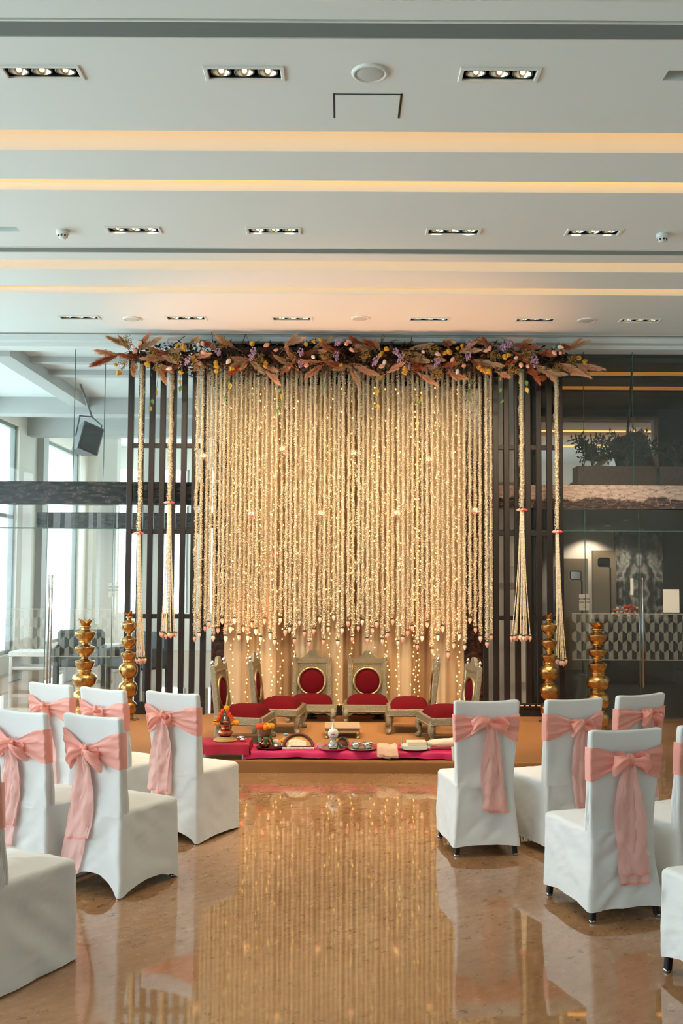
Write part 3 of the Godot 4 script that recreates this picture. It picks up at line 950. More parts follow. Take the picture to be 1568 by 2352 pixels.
	for e in [[3.0, 0.42, 15, "arching dark zamia plant at the left end of the planter"], [3.42, 0.5, 20, "tall dark zamia plant left of the dark speaker"], [4.0, 0.4, 14, "dark zamia plant in the right planter, at picture edge"]]:
		plant(Vector3(e[0], 2.93, GLASS_Z - 0.42), e[1], e[2], e[3])
	var s := thing("dark_loudspeaker", "black angled loudspeaker hanging behind the plants and right glass", "speaker", Vector3(3.62, 3.12, -12.3), -0.5)
	s.rotation.z = 0.25
	st = begin(false)
	box(st, Vector3(0, 0.05, 0), Vector3(0.42, 0.48, 0.3), 0.05)
	part(s, "cabinet", done(st), M["black plastic"])
	part(s, "speaker_grille", boxm(Vector3(0.36, 0.42, 0.02), 0.006, Vector3(0, 0.05, 0.155)), M["black"])
	st = begin()
	tube(st, [Vector3(0, 0.28, 0), Vector3(0.31, 1.19, 0)], 0.015, 6)
	part(s, "hanger", done(st), M["black"])
	# a table with a bright arrangement low behind the right door
	var tb := thing("lobby_counter", "dark curved reception counter behind the right glass door", "counter", Vector3(4.62, 0, -15.7))
	st = begin()
	lathe(st, [[0.0, 0.0], [0.6, 0.0], [0.64, 0.9], [0.68, 0.92], [0.68, 0.98], [0.0, 0.98]], 40, Vector3.ZERO, Basis.from_scale(Vector3(1, 1, 0.6)))
	part(tb, "counter_body", done(st), M["black"])
	var fl := thing("orange_arrangement", "orange and cream flower arrangement on the dark counter behind glass", "flowers", Vector3(4.46, 0.98, -15.55))
	var lf := begin()
	for i in 30:
		var a := rng.randf() * TAU
		var q := rng.randf_range(0.02, 0.26)
		ball(lf, Vector3(cos(a) * q, 0.06 + rng.randf() * 0.16, sin(a) * q * 0.5), Vector3.ONE * rng.randf_range(0.018, 0.035), 7, 5)
	part(fl, "bloom", done(lf), M["marigold orange"], Vector3.ZERO, true)
	lf = begin()
	for i in 26:
		var a := rng.randf() * TAU
		var q := rng.randf_range(0.02, 0.26)
		ball(lf, Vector3(cos(a) * q, 0.05 + rng.randf() * 0.14, sin(a) * q * 0.5), Vector3.ONE * rng.randf_range(0.018, 0.035), 7, 5)
	part(fl, "cream_bloom", done(lf), M["cream cloth"], Vector3.ZERO, true)

func lobby_strip(at: Vector3, length: float, e: float, label: String) -> void:
	var t := thing("lobby_warm_strip", label, "cove light", at)
	part(t, "led_strip_light", boxm(Vector3(length, 0.02, 0.16), 0.003), M["led strip light"] if e > 1.0 else M["cove reflection glow"])
	strip_light(t, Vector3(0, -0.02, 0), Vector3(0.0, -1, 0.001), length, e, Color(1.0, 0.68, 0.32))

func plant(at: Vector3, h: float, n: int, label: String) -> void:
	var t := thing("zamia_plant", label, "plant", at)
	for i in n:
		var az := TAU * i / n + rng.randf_range(-0.3, 0.3)
		var lean := rng.randf_range(0.25, 1.05)
		var pts := []
		for k in 9:
			var s := k / 8.0
			var ang := lean * s * 1.25
			pts.append(Vector3(cos(az) * sin(ang) * h * s * 1.15, cos(ang) * h * s, sin(az) * sin(ang) * h * s * 0.6))
		var st := begin()
		tube(st, pts, 0.006, 5)
		for k in range(2, 9):
			for sd in [-1.0, 1.0]:
				var d: Vector3 = (pts[k] - pts[k - 1]).normalized()
				var o: Vector3 = (d.cross(Vector3(-sin(az), 0.35, cos(az))).normalized() * sd + d * 0.7).normalized()
				var sideways := o.cross(Vector3(0.2, 0.4, 0.9)).normalized()
				var l := 0.1 * (1.1 - 0.05 * k)
				quad(st, pts[k], pts[k] + o * l * 0.5 + sideways * l * 0.2, pts[k] + o * l, pts[k] + o * l * 0.5 - sideways * l * 0.2)
		part(t, "frond", done(st), M["plant leaf"])

# ------------------------------------------------------------------ stage and backdrop
func stage() -> void:
	var t := thing("stage_platform", "low wide stage covered in brown carpet in front of the flower curtain", "stage", Vector3(0.07, 0, 0))
	part(t, "platform_body", boxm(Vector3(5.12, 0.09, 2.78), 0.0, Vector3(0, 0.045, -9.89)), M["black"])
	var st := begin()
	var wave := func(x: float, y: float) -> float: return 0.006 * nz.get_noise_2d(x * 2.3, y * 9.0) + 0.008 * maxf(0.0, nz.get_noise_2d(x * 1.1 + y * 4.0, 3.0))
	grid(st, 90, 26, func(u, v):
		var x := lerpf(-2.575, 2.575, u)
		if v < 0.25:
			var y := lerpf(0.0, 0.088, v / 0.25)
			return Vector3(x, y, -8.478 + wave.call(x, y) * (1.0 - v * 2.0))
		if v < 0.38:
			var a: float = (v - 0.25) / 0.13 * PI / 2
			return Vector3(x, 0.088 + 0.012 * sin(a), -8.49 + 0.012 * cos(a))
		return Vector3(x, 0.1 + 0.001 * nz.get_noise_2d(x * 3.0, v * 9.0), lerpf(-8.49, -11.285, (v - 0.38) / 0.62)), false, true)
	st.set_uv(Vector2.ZERO)
	for s in [-1.0, 1.0]:
		quad(st, Vector3(2.575 * s, 0, -8.48), Vector3(2.575 * s, 0.098, -8.48), Vector3(2.575 * s, 0.098, -11.285), Vector3(2.575 * s, 0, -11.285))
	part(t, "carpet", done(st), M["carpet"])

func backdrop() -> void:
	var w := struct("wall_pillar")
	slabs(w, "marble_cladding", [[-1.46, 1.61, 0, 4.8, -11.9, -11.3]], M["brown marble"])
	var tr := struct("trim_5")
	slabs(tr, "dark_pelmet", [[-1.5, 1.65, 3.8, 4.2, -11.3, -11.22]], M["black"])
	slabs(tr, "black_skirting", [[-1.3, 1.4, 0.1, 0.21, -11.28, -11.17]], M["black"])
	var t := thing("backdrop_curtain", "tall beige gathered curtain hanging behind the tuberose strings", "curtain", Vector3(0, 0, -11.2))
	var n := 14
	var w0 := 2.66 / n
	for k in n:
		var x0 := -1.29 + w0 * k
		var st := begin()
		grid(st, 30, 14, func(u, v):
			var x: float = x0 + (u * 1.12 - 0.06) * w0
			var g := 0.010 * sin(x * 70.0 + 2.2 * nz.get_noise_2d(x * 3.0, v * 0.8)) + 0.014 * nz.get_noise_2d(x * 6.0, v * 0.7)
			return Vector3(x + 0.006 * sin(v * 5.0 + k), lerpf(3.8, 0.2, v), g * (0.5 + 0.5 * v) + 0.006 * (k % 2)))
		part(t, "curtain_panel", done(st), M[["curtain cloth", "curtain tan", "curtain cloth", "curtain brown"][k % 4]])
	# a line of tiny orange lamps along the foot of the backdrop
	var r := thing("rope_light", "thin line of tiny orange lamps along the foot of the backdrop", "light string", Vector3(0, 0.222, -11.13))
	var st2 := begin()
	tube(st2, [Vector3(-1.3, 0, 0), Vector3(2.5, 0, 0)], 0.004, 5)
	part(r, "cord", done(st2), M["black"])
	st2 = begin(false)
	var x := -1.28
	while x < 2.5:
		box(st2, Vector3(x, 0.002, 0.004), Vector3(0.034, 0.007, 0.007), 0.002)
		x += 0.062
	part(r, "light_bulb", done(st2), M["rope bulb"], Vector3.ZERO, true)
	for i in 4: omni(r, Vector3(-0.9 + i * 0.95, 0.01, 0.05), 0.006, Color(1, 0.5, 0.2), 0.05)
	# uplighters under the middle thrones; the outer pair is added to wash the ceiling
	for e in [[-0.32, "black uplighter on the stage under the left middle throne"], [0.41, "black uplighter on the stage under the right middle throne"], [-1.25, "added black uplighter hidden behind the nearer left throne"], [1.33, "added black uplighter hidden behind the nearer right throne"]]:
		var u := thing("uplighter", e[1], "stage light", Vector3(e[0], STAGE, -10.93 if absf(e[0]) < 1.0 else -10.72))
		part(u, "base", boxm(Vector3(0.13, 0.012, 0.09), 0.003, Vector3(0, 0.006, 0)), M["black"])
		part(u, "body", lathem([[0.0, 0.02], [0.045, 0.025], [0.05, 0.05], [0.05, 0.1], [0.044, 0.1], [0.044, 0.088]], 20), M["black plastic"])
		part(u, "lamp_disc_light", lathem([[0.0, 0.09], [0.043, 0.09]], 20), M["dim bulb"])
		var br := begin()
		tube(br, [Vector3(-0.055, 0.06, 0), Vector3(-0.06, 0.012, 0), Vector3(0.06, 0.012, 0), Vector3(0.055, 0.06, 0)], 0.005, 6)
		part(u, "bracket", done(br), M["black"])
		if absf(e[0]) < 1.0: spot(u, Vector3(0, 0.1, 0), Vector3(0, 2.4, 0.5), 4.0, Color(1.0, 0.74, 0.52), 40.0, 0.045)
		else: spot(u, Vector3(0, 0.1, 0), Vector3(-e[0] * 0.45, 2.4, 0.12), 11.0, Color(1.0, 0.70, 0.50), 34.0, 0.045)

func lattices() -> void:
	for s in [["left", -2.42, 0.1212, 8], ["right", 2.495, -0.1212, 8]]:
		var sg := signf(s[2])
		var t := thing("lattice_screen", "tall dark wood slatted screen to the %s of the flower curtain" % s[0], "screen", Vector3(0, STAGE, -11.2), 0.0)
		var wide := 0.062
		for i in s[3]:
			var xc: float = s[1] + s[2] * i + sg * wide / 2
			part(t, "slat", boxm(Vector3(wide, 4.08, 0.055), 0.004), M["lattice wood"], Vector3(xc, 2.04, 0))
		var xa: float = s[1]
		var xb: float = s[1] + s[2] * 7 + sg * wide
		for y in [3.005, 2.035, 1.085]:
			part(t, "rail", boxm(Vector3(absf(xb - xa), 0.052, 0.04), 0.003), M["lattice wood"], Vector3((xa + xb) / 2, y, -0.004))
		part(t, "plinth", boxm(Vector3(absf(xb - xa), 0.14, 0.06), 0.004), M["black"], Vector3((xa + xb) / 2, 0.07, 0.004))

# a rope of small cream petals hanging down from y = 0
func flower_rope(length: float, core: float, reach: float, ring: float, per: int, sd: int) -> ArrayMesh:
	var r := RandomNumberGenerator.new()
	r.seed = sd
	var v := PackedVector3Array(); var n := PackedVector3Array(); var c := PackedColorArray()
	var rows := int(length / ring)
	var sway := 0.0
	for k in rows:
		var y := -ring * (k + 0.5)
		sway = 0.006 * sin(k * 0.11 + sd) + 0.003 * sin(k * 0.37 + sd * 2.0)
		var swell := 1.0 + 0.18 * sin(k * 0.53 + sd) + 0.1 * sin(k * 1.31)
		for i in per:
			var a := TAU * (i + r.randf_range(-0.25, 0.25)) / per + k * 1.9
			var d := Vector3(cos(a), 0, sin(a))
			var s := Vector3(-sin(a), 0, cos(a))
			# florets lie outward and mostly downward, like shingles, a few standing off
			var el := r.randf_range(-1.25, 0.35)
			var o := d * cos(el) + Vector3(0, sin(el), 0)
			var len_ := reach * r.randf_range(0.9, 1.5)
			var base := Vector3(sway, y, 0) + d * core * 0.85
			var tip := base + o * len_ * swell
			var up := s.cross(o)
			var mid := base.lerp(tip, 0.5) + up * 0.003
			var w := s * r.randf_range(0.0046, 0.0072) * (core + reach) / 0.02
			var tone := r.randf()
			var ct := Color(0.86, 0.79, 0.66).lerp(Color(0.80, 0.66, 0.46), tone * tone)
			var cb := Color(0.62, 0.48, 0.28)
			for q in [[base, mid - w, tip], [base, tip, mid + w]]:
				var nn: Vector3 = (q[2] - q[0]).cross(q[1] - q[0]).normalized()
				for m in 3:
					v.append(q[m]); n.append(nn)
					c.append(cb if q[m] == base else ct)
	# the knotted core
	var turn := 6
	for k in rows / 4:
		for i in turn:
			var a0 := TAU * i / turn; var a1 := TAU * (i + 1) / turn
			var y0 := -ring * 4 * k; var y1 := -ring * 4 * (k + 1)
			var d0 := Vector3(cos(a0), 0, sin(a0)); var d1 := Vector3(cos(a1), 0, sin(a1))
			var p := [d0 * core + Vector3(0, y0, 0), d1 * core + Vector3(0, y0, 0), d1 * core + Vector3(0, y1, 0), d0 * core + Vector3(0, y1, 0)]
			for m in [0, 2, 1, 0, 3, 2]:
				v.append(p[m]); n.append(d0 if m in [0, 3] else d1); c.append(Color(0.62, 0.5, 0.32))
	var arr := []
	arr.resize(Mesh.ARRAY_MAX)
	arr[Mesh.ARRAY_VERTEX] = v; arr[Mesh.ARRAY_NORMAL] = n; arr[Mesh.ARRAY_COLOR] = c
	var m2 := ArrayMesh.new()
	m2.add_surface_from_arrays(Mesh.PRIMITIVE_TRIANGLES, arr)
	return m2

var bud_mesh: ArrayMesh
var calyx_mesh: ArrayMesh

func bud_shapes() -> void:
	var st := begin()
	# a closed lotus bud pointing down: overlapping petals round a core
	lathe(st, rounded([[0.0, 0.0], [0.014, -0.006], [0.0195, -0.026], [0.014, -0.052], [0.003, -0.072], [0.0, -0.074]], 3), 14)
	for i in 5:
		var a := TAU * i / 5
		grid(st, 4, 6, func(u, v):
			var w: float = sin(PI * minf(v * 0.85 + 0.12, 1.0)) * 0.5
			var an: float = a + (u - 0.5) * 2.0 * w
			var r: float = 0.0215 * sin(PI * (0.1 + 0.88 * v)) ** 0.8 - 0.003 * absf(u - 0.5)
			return Vector3(cos(an) * r, -0.002 - 0.066 * v, sin(an) * r))
	bud_mesh = done(st)
	st = begin()
	lathe(st, [[0.0, 0.004], [0.016, 0.004], [0.0205, -0.003], [0.017, -0.008]], 12)
	for i in 7:
		var a := TAU * i / 7
		var d := Vector3(cos(a), 0, sin(a)); var s := Vector3(-sin(a), 0, cos(a)) * 0.008
		quad(st, d * 0.012, d * 0.02 + s - Vector3(0, 0.004, 0), d * 0.026 - Vector3(0, 0.012, 0), d * 0.02 - s - Vector3(0, 0.004, 0))
	calyx_mesh = done(st)

func add_bud(parent: Node3D, at: Vector3, k := 1.0) -> void:
	var b := part(parent, "lotus_bud", bud_mesh, M["lotus pale"] if rng.randf() < 0.45 else M["lotus pink"], at)
	b.scale = Vector3.ONE * k * rng.randf_range(0.92, 1.12)
	b.rotation = Vector3(rng.randf_range(-0.06, 0.06), rng.randf() * TAU, rng.randf_range(-0.06, 0.06))
	part(b, "calyx", calyx_mesh, M["calyx green"])

func garlands() -> void:
	bud_shapes()
	var ropes := []
	for i in 5: ropes.append(flower_rope(3.0, 0.0105, 0.0125, 0.0095, 7, 100 + i))
	var xs := [-1.615,-1.561,-1.506,-1.460,-1.406,-1.359,-1.314,-1.268,-1.219,-1.173,-1.124,-1.078,-1.030,-0.982,-0.934,-0.882,-0.836,-0.783,-0.725,-0.669,-0.614,-0.565,-0.509,-0.459,-0.403,-0.350,-0.300,-0.237,-0.191,-0.137,-0.086,-0.031,0.015,0.075,0.128,0.191,0.238,0.290,0.343,0.396,0.456,0.514,0.569,0.627,0.685,0.740,0.790,0.845,0.898,0.951,1.004,1.066,1.123,1.180,1.242,1.304,1.361,1.426,1.483,1.543,1.604,1.657]
	var ys := [0.94,0.98,1.05,1.10,0.95,1.03,1.14,0.95,1.05,1.14,0.96,1.05,0.95,1.10,1.03,0.94,1.14,0.98,0.91,1.15,1.02,1.05,0.92,1.12,1.00,0.89,1.03,1.16,0.91,1.05,1.18,0.90,1.04,1.12,0.94,1.06,1.13,0.93,1.04,1.11,0.92,0.99,1.14,0.90,0.95,1.02,1.07,0.86,0.96,1.11,0.82,0.97,1.07,0.78,0.88,0.98,0.86,1.16,1.05,0.96,0.90,0.97]
	var n := xs.size()
	var mid := xs.size() / 2
	for i in n:
		var side := "left" if i < mid else "right"
		var rank := i + 1 if i < mid else n - i
		var how := ""
		if i > 0 and i < n - 1: how = "ending lower than its neighbours" if ys[i] < minf(ys[i - 1], ys[i + 1]) else "ending higher than its neighbours" if ys[i] > maxf(ys[i - 1], ys[i + 1]) else ""
		var label := "cream tuberose string, %s from %s edge of flower curtain%s" % [ordinal(rank), side, (", " + how) if how else ""]
		var t := thing("tuberose_string", label, "garland", Vector3(xs[i] + rng.randf_range(-0.004, 0.004), 4.03, -11.05 + rng.randf_range(-0.025, 0.025)), 0.0, "tuberose strings of the flower curtain")
		var length: float = 4.03 - ys[i] - 0.045
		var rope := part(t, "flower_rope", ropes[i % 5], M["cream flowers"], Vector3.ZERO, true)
		rope.scale = Vector3(rng.randf_range(1.12, 1.34), length / 3.0, 1.15)
		rope.rotation.y = rng.randf() * TAU
		add_bud(t, Vector3(0, -length - 0.005, 0))
	# four thicker garlands that open into tassels, before the screens
	var thick := flower_rope(2.0, 0.017, 0.0145, 0.011, 9, 300)
	var sides := [[-2.235, 4.0, 2.12, -2.19, 0.72, "outer long garland with fanned tassel before the left screen", 0.05], [-1.905, 4.0, 2.46, -1.89, 1.0, "inner shorter garland with wide fanned tassel before the left screen", 0.09], [1.995, 4.0, 2.40, 1.98, 0.99, "inner shorter garland with wide fanned tassel before the right screen", 0.105], [2.385, 4.0, 2.16, 2.42, 0.73, "outer long garland with fanned tassel before the right screen", 0.05]]
	for g in sides:
		var t := thing("tassel_garland", g[5], "garland", Vector3(g[0], g[1], -11.0), 0.0, "tassel garlands before the screens")
		var up: float = g[1] - g[2]
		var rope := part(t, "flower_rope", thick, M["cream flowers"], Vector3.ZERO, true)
		rope.scale = Vector3(1, up / 2.0, 1)
		for i in 5:
			var a := TAU * i / 5 + 0.4
			var b := part(t, "joint_bud", bud_mesh, M["lotus deep"] if i % 3 == 0 else M["lotus pink"], Vector3(cos(a) * 0.012, -up - 0.01, sin(a) * 0.012))
			b.transform.basis = Basis.looking_at(Vector3(cos(a), -0.15, sin(a)), Vector3.UP) * Basis(Vector3.RIGHT, PI / 2) * Basis.from_scale(Vector3(0.8, 0.72, 0.8))
			part(b, "calyx", calyx_mesh, M["calyx green"])
		var down: float = g[2] - g[4] - 0.02
		for i in 13:
			var a := TAU * i / 13
			var foot := Vector3(g[3] - g[0] + cos(a) * g[6] * (1.0 if i % 2 else 0.6), -up - down + rng.randf_range(-0.012, 0.012), sin(a) * g[6] * 0.6)
			var top := Vector3(cos(a) * 0.016, -up - 0.015, sin(a) * 0.016)
			var st := begin()
			var beads := int(down / 0.0165)
			var d := (foot - top)
			for k in beads:
				var q := top + d * ((k + 0.5) / beads)
				q += Vector3(d.x * -0.35 * sin(PI * k / beads), 0, 0) * 0.5
				ball(st, q, Vector3(0.0062, 0.0095, 0.0062) * (0.85 + 0.3 * absf(sin(k * 2.4 + i))), 5, 3)
			part(t, "bead_strand", done(st), M["cream cloth"], Vector3.ZERO, true)
			if i % 13 < 11: add_bud(t, foot, 0.9)
	# small glass bowls with a lotus, hung among the strings
	var spots := [[-0.66, 3.05, "upper row, second from the left"], [-1.53, 2.97, "upper row, far left"], [0.13, 3.01, "upper row, third from the left"], [0.97, 2.94, "upper row, far right"], [-0.99, 2.33, "lower row, far left"], [-0.23, 2.34, "lower row, second from the left"], [0.61, 2.35, "lower row, third from the left"], [1.47, 2.38, "lower row, far right"]]
	for s in spots:
		var t := thing("hanging_bowl", "glass bowl of pink petals on the flower curtain, %s" % s[2], "hanging bowl", Vector3(s[0], s[1], -10.96), 0.0, "glass bowls on the flower curtain")
		var prof := []
		for k in 11:
			var a := PI * (0.03 + 0.72 * k / 10.0)
			prof.append([0.047 * sin(a), -0.047 * cos(a)])
		part(t, "bowl_glass", lathem(prof, 20), M["clear glass"])
		var st := begin(false)
		for i in 11:
			var a := TAU * i / 11
			var d := Vector3(cos(a), 0, sin(a)); var sd := Vector3(-sin(a), 0, cos(a)) * 0.011
			var b := Vector3(0, -0.036, 0)
			quad(st, b + d * 0.006, b + d * 0.022 + sd + Vector3(0, 0.005, 0), b + d * 0.036 + Vector3(0, 0.017, 0), b + d * 0.022 - sd + Vector3(0, 0.005, 0))
		part(t, "petal_bed", done(st), M["lotus deep"], Vector3.ZERO, true)
		st = begin()
		for i in 16: ball(st, Vector3(rng.randf_range(-0.024, 0.024), rng.randf_range(-0.022, 0.016), rng.randf_range(-0.022, 0.022)), Vector3.ONE * 0.0042, 6, 4)
		part(t, "light_bulb", done(st), M["fairy bulb"], Vector3.ZERO, true)
		omni(t, Vector3(0, 0.01, 0.09), 0.0008, Color(1, 0.75, 0.4), 0.03)
		st = begin()
		tube(st, [Vector3(0, 0.03, -0.02), Vector3(0, 0.95, -0.03)], 0.0008, 4)
		part(t, "hanging_line", done(st), M["grey plastic"])

func plume_mesh(sd: int) -> ArrayMesh:
	var r := RandomNumberGenerator.new()
	r.seed = sd
	var st := begin(false)
	tube(st, [Vector3(0, -0.25, 0), Vector3(0.0, 0.3, 0), Vector3(0.02, 0.6, 0.02), Vector3(0.06, 0.95, 0.04)], 0.008, 5)
	st.set_smooth_group(-1)
	for i in 240:
		var s := r.randf() ** 0.8
		var base := Vector3(0.06 * s * s, 0.08 + 0.85 * s, 0.04 * s * s)
		var a := r.randf() * TAU
		var full := 0.15 * sin(PI * clampf(s * 0.86 + 0.1, 0, 1)) ** 0.7
		var l := r.randf_range(0.14, 0.27)
		var out := Vector3(cos(a), 0, sin(a))
		var tip := base + out * full * r.randf_range(0.5, 1.0) + Vector3(0, l, 0)
		var mid := base.lerp(tip, 0.5) + out * full * 0.14
		var w := out.cross(Vector3.UP) * r.randf_range(0.006, 0.010)
		tri(st, base, mid - w, tip)
		tri(st, base, tip, mid + w)
	return done(st)

func cluster_mesh(n: int, rad: float, dot: float, sd: int, stems: bool) -> ArrayMesh:
	var r := RandomNumberGenerator.new()
	r.seed = sd
	var st := begin(false)
	for i in n:
		var d := Vector3(r.randfn(), r.randfn(), r.randfn()).normalized() * rad * pow(r.randf(), 0.45)
		ball(st, d, Vector3.ONE * dot * r.randf_range(0.7, 1.3), 5, 3)
		if stems and i % 3 == 0: tube(st, [Vector3(0, -0.3 * rad, -rad * 0.5), d], 0.0011, 3)
	return done(st)

func header_flowers() -> void:
	var t := thing("flower_header", "long dried flower header of pampas plumes, twigs and lotus buds above the flower curtain", "flower arrangement", Vector3(0.08, 4.05, -10.97))
	var o := t.position
	# dark bed of leaves and twigs
	var st := begin()
	tube(st, [Vector3(-2.4, 0.02, -0.08), Vector3(2.45, 0.02, -0.08)], 0.03, 8)
	part(t, "support_bar", done(st), M["black"])
	for kind in [["dark_foliage", "dark leaf", 2600], ["autumn_foliage", "autumn leaf", 2000]]:
		st = begin(false)
		for i in kind[2]:
			var x := rng.randf_range(-2.42, 2.5)
			var thin := clampf((2.55 - absf(x)) / 0.5, 0.25, 1.0)
			var c := Vector3(x, rng.randfn() * 0.08 * thin + 0.01, rng.randfn() * 0.05)
			c.y = clampf(c.y, -0.17, 0.19)
			var d := Vector3(rng.randfn(), rng.randfn() * 0.8, rng.randfn()).normalized()
			var s := d.cross(Vector3(rng.randfn(), rng.randfn(), rng.randfn())).normalized()
			var l := rng.randf_range(0.03, 0.085)
			quad(st, c, c + d * l * 0.5 + s * l * 0.2, c + d * l, c + d * l * 0.5 - s * l * 0.2)
		part(t, kind[0], done(st), M[kind[1]], Vector3.ZERO, true)
	st = begin()
	for i in 240:
		var x := rng.randf_range(-2.35, 2.45)
		var p := Vector3(x, rng.randfn() * 0.045, rng.randfn() * 0.05)
		var d := Vector3(rng.randf_range(-1, 1), rng.randf_range(-0.6, 0.9), rng.randf_range(-0.4, 0.5)).normalized()
		var bend := Vector3(rng.randfn(), rng.randfn(), rng.randfn()) * 0.13
		var l := rng.randf_range(0.12, 0.3)
		var pts := []
		for k in 6:
			var s := k / 5.0
			pts.append(p + d * l * s + bend * sin(s * 2.6) * 0.6)
		tube(st, pts, [0.0042, 0.004, 0.0035, 0.003, 0.0024, 0.0015], 4)
	part(t, "twig", done(st), M["twig"], Vector3.ZERO, true)
	# pampas plumes: base x, base y, tip x, tip y, colour
	var pl := [-2.36,4.17,-2.60,4.28,0, -2.25,4.13,-1.99,4.32,0, -2.48,4.08,-2.78,3.94,2, -2.23,4.05,-2.48,4.04,2, -1.90,4.04,-2.23,4.04,1, -2.34,4.00,-2.27,3.82,1, -2.00,4.11,-1.75,4.12,0, -1.71,4.21,-1.56,4.28,0, -1.78,3.97,-2.01,3.89,2, -2.05,3.94,-1.92,3.75,1, -1.42,4.17,-1.53,4.23,2, -1.19,4.17,-1.41,4.30,1, -1.69,4.07,-1.43,4.05,1, -1.04,4.05,-1.23,3.92,0, -1.05,4.03,-1.27,3.84,2, -1.04,4.04,-0.86,3.88,0, -0.54,3.95,-0.75,4.07,0, -0.64,4.19,-0.41,4.30,1, -0.21,3.98,-0.42,3.82,1, -0.02,3.96,-0.25,4.05,0, -0.67,3.90,-0.54,3.96,2, -0.85,3.91,-0.67,3.75,1, -0.33,4.17,-0.10,4.26,0, -0.00,4.10,-0.25,4.18,2, -0.54,4.05,-0.29,4.12,2, 0.07,3.96,-0.18,3.96,2, 0.09,4.01,0.39,3.84,1, 0.37,4.17,0.12,4.17,0, 0.41,4.18,0.22,4.27,2, 0.22,4.22,0.06,4.29,2, 0.74,4.17,1.01,4.20,0, 0.49,3.89,0.68,4.00,1, 0.74,4.06,0.99,3.99,0, 0.83,3.91,1.06,3.76,1, 0.91,3.98,0.76,3.93,2, 1.10,3.97,1.29,4.01,2, 1.16,3.93,1.38,3.80,1, 1.29,4.13,1.53,4.15,0, 1.43,4.05,1.77,3.94,0, 1.73,3.90,1.86,3.85,1, 1.64,4.22,1.45,4.36,1, 1.12,4.28,1.25,4.22,0, 1.89,4.21,2.17,4.16,2, 1.77,3.97,1.94,4.06,2, 2.08,4.00,2.36,3.84,0, 2.17,4.13,2.35,4.09,2, 2.23,3.94,2.45,3.84,0, 2.35,4.03,2.69,3.87,1, 2.61,4.01,2.88,3.90,1, 2.50,4.17,2.73,4.27,0, 2.42,4.23,2.50,4.15,2, 2.27,3.86,2.16,3.81,2, 1.01,4.05,1.14,4.10,2, 1.98,4.23,2.09,4.29,0, 2.06,3.92,2.17,3.87,2]
	var pm := [plume_mesh(1), plume_mesh(2), plume_mesh(3), plume_mesh(4)]
	for i in pl.size() / 5:
		var a := Vector3(pl[i * 5], pl[i * 5 + 1], -10.93 + rng.randf_range(-0.03, 0.03)) - o
		var b := Vector3(pl[i * 5 + 2], pl[i * 5 + 3], -10.85 + rng.randf_range(-0.05, 0.08)) - o
		a = a.lerp(b, -0.12)
		b.y = minf(b.y, 0.22)
		var d := b - a
		var y := d.normalized()
		var x := y.cross(Vector3(0.1, 0.2, 1)).normalized()
		var z := x.cross(y)
		var l := d.length()
		var w := maxf(l * 0.95, 0.3)
		var p := part(t, "pampas_plume", pm[i % 4], M[["plume tan", "plume peach", "plume rust"][pl[i * 5 + 4]]])
		p.transform = Transform3D(Basis(x * w * (1.0 if i % 2 else -1.0), y * l * 0.93, z * w), a)
		if i % 4 == 3: continue
		# a smaller companion on the same stalk, turned aside
		var y2 := y.rotated(Vector3.BACK, rng.randf_range(0.3, 0.6) * (1.0 if i % 2 else -1.0))
		var x2 := y2.cross(Vector3(0.1, 0.2, 1)).normalized()
		var l2 := l * rng.randf_range(0.6, 0.85)
		var p2 := part(t, "pampas_plume", pm[(i + 1) % 4], M[["plume tan", "plume peach", "plume rust"][(int(pl[i * 5 + 4]) + i) % 3]])
		p2.transform = Transform3D(Basis(x2 * w * 0.85, y2 * l2, x2.cross(y2) * w * 0.8), a.lerp(Vector3(a.x, 0, a.z), 0.3) + Vector3(0, 0, 0.02))
	var buds := [-2.21,4.19, -2.32,4.14, -2.26,4.10, -1.58,4.18, -1.55,4.20, -1.56,4.09, -1.23,4.00, -0.81,4.17, -0.71,4.11, -0.33,4.04, -0.37,3.94, 0.05,4.18, -1.87,3.90, 0.03,4.21, 0.08,4.13, 0.47,4.00, 0.46,3.94, 0.88,4.10, 1.01,4.09, 1.23,4.03, 1.35,3.95, 1.27,3.90, 1.63,4.16, 1.61,4.12, 1.93,4.04, 1.96,3.97, 2.03,3.95, 2.36,4.16, 2.39,4.09, 2.31,4.11]
	for i in buds.size() / 2:
		var p := part(t, "lotus_bud", bud_mesh, M["lotus pink"] if i % 3 else M["lotus pale"], Vector3(buds[i * 2], buds[i * 2 + 1], -10.83) - o + Vector3(0, 0.02, 0))
		p.rotation = Vector3(rng.randf_range(-1.2, -0.3), rng.randf() * 0.5, rng.randf_range(-1.2, 1.2))
		p.scale = Vector3.ONE * rng.randf_range(0.95, 1.25)
		part(p, "calyx", calyx_mesh, M["calyx green"])
	var yl := [-2.49,3.95, -2.45,3.86, -2.14,3.96, -1.82,4.17, -1.76,4.18, -1.74,4.14, -1.64,4.04, -1.77,3.87, -1.39,3.98, -1.38,3.94, -1.38,3.89, -1.21,3.91, -0.99,4.20, -0.84,3.98, -0.84,3.94, -0.40,4.19, -0.31,4.23, -0.24,4.24, -0.01,3.96, 0.44,4.11, 0.42,4.07, 0.49,4.14, 0.69,3.93, 0.69,3.89, 1.13,4.10, 1.17,4.12, 1.19,4.11, 1.27,4.16, 1.32,4.18, 1.79,4.06, 1.83,4.08, 1.51,3.95, 1.54,3.92, 1.58,3.91, 1.61,3.90, 2.61,4.06, 2.67,4.01]
	st = begin()
	for i in 14:
		var a := TAU * i / 14
		for k in 3: ball(st, Vector3(cos(a + k) * 0.017 * (1 - 0.25 * k), (k - 1) * 0.013, sin(a + k) * 0.017 * (1 - 0.25 * k)), Vector3.ONE * 0.011, 5, 4)
	var yb := done(st)
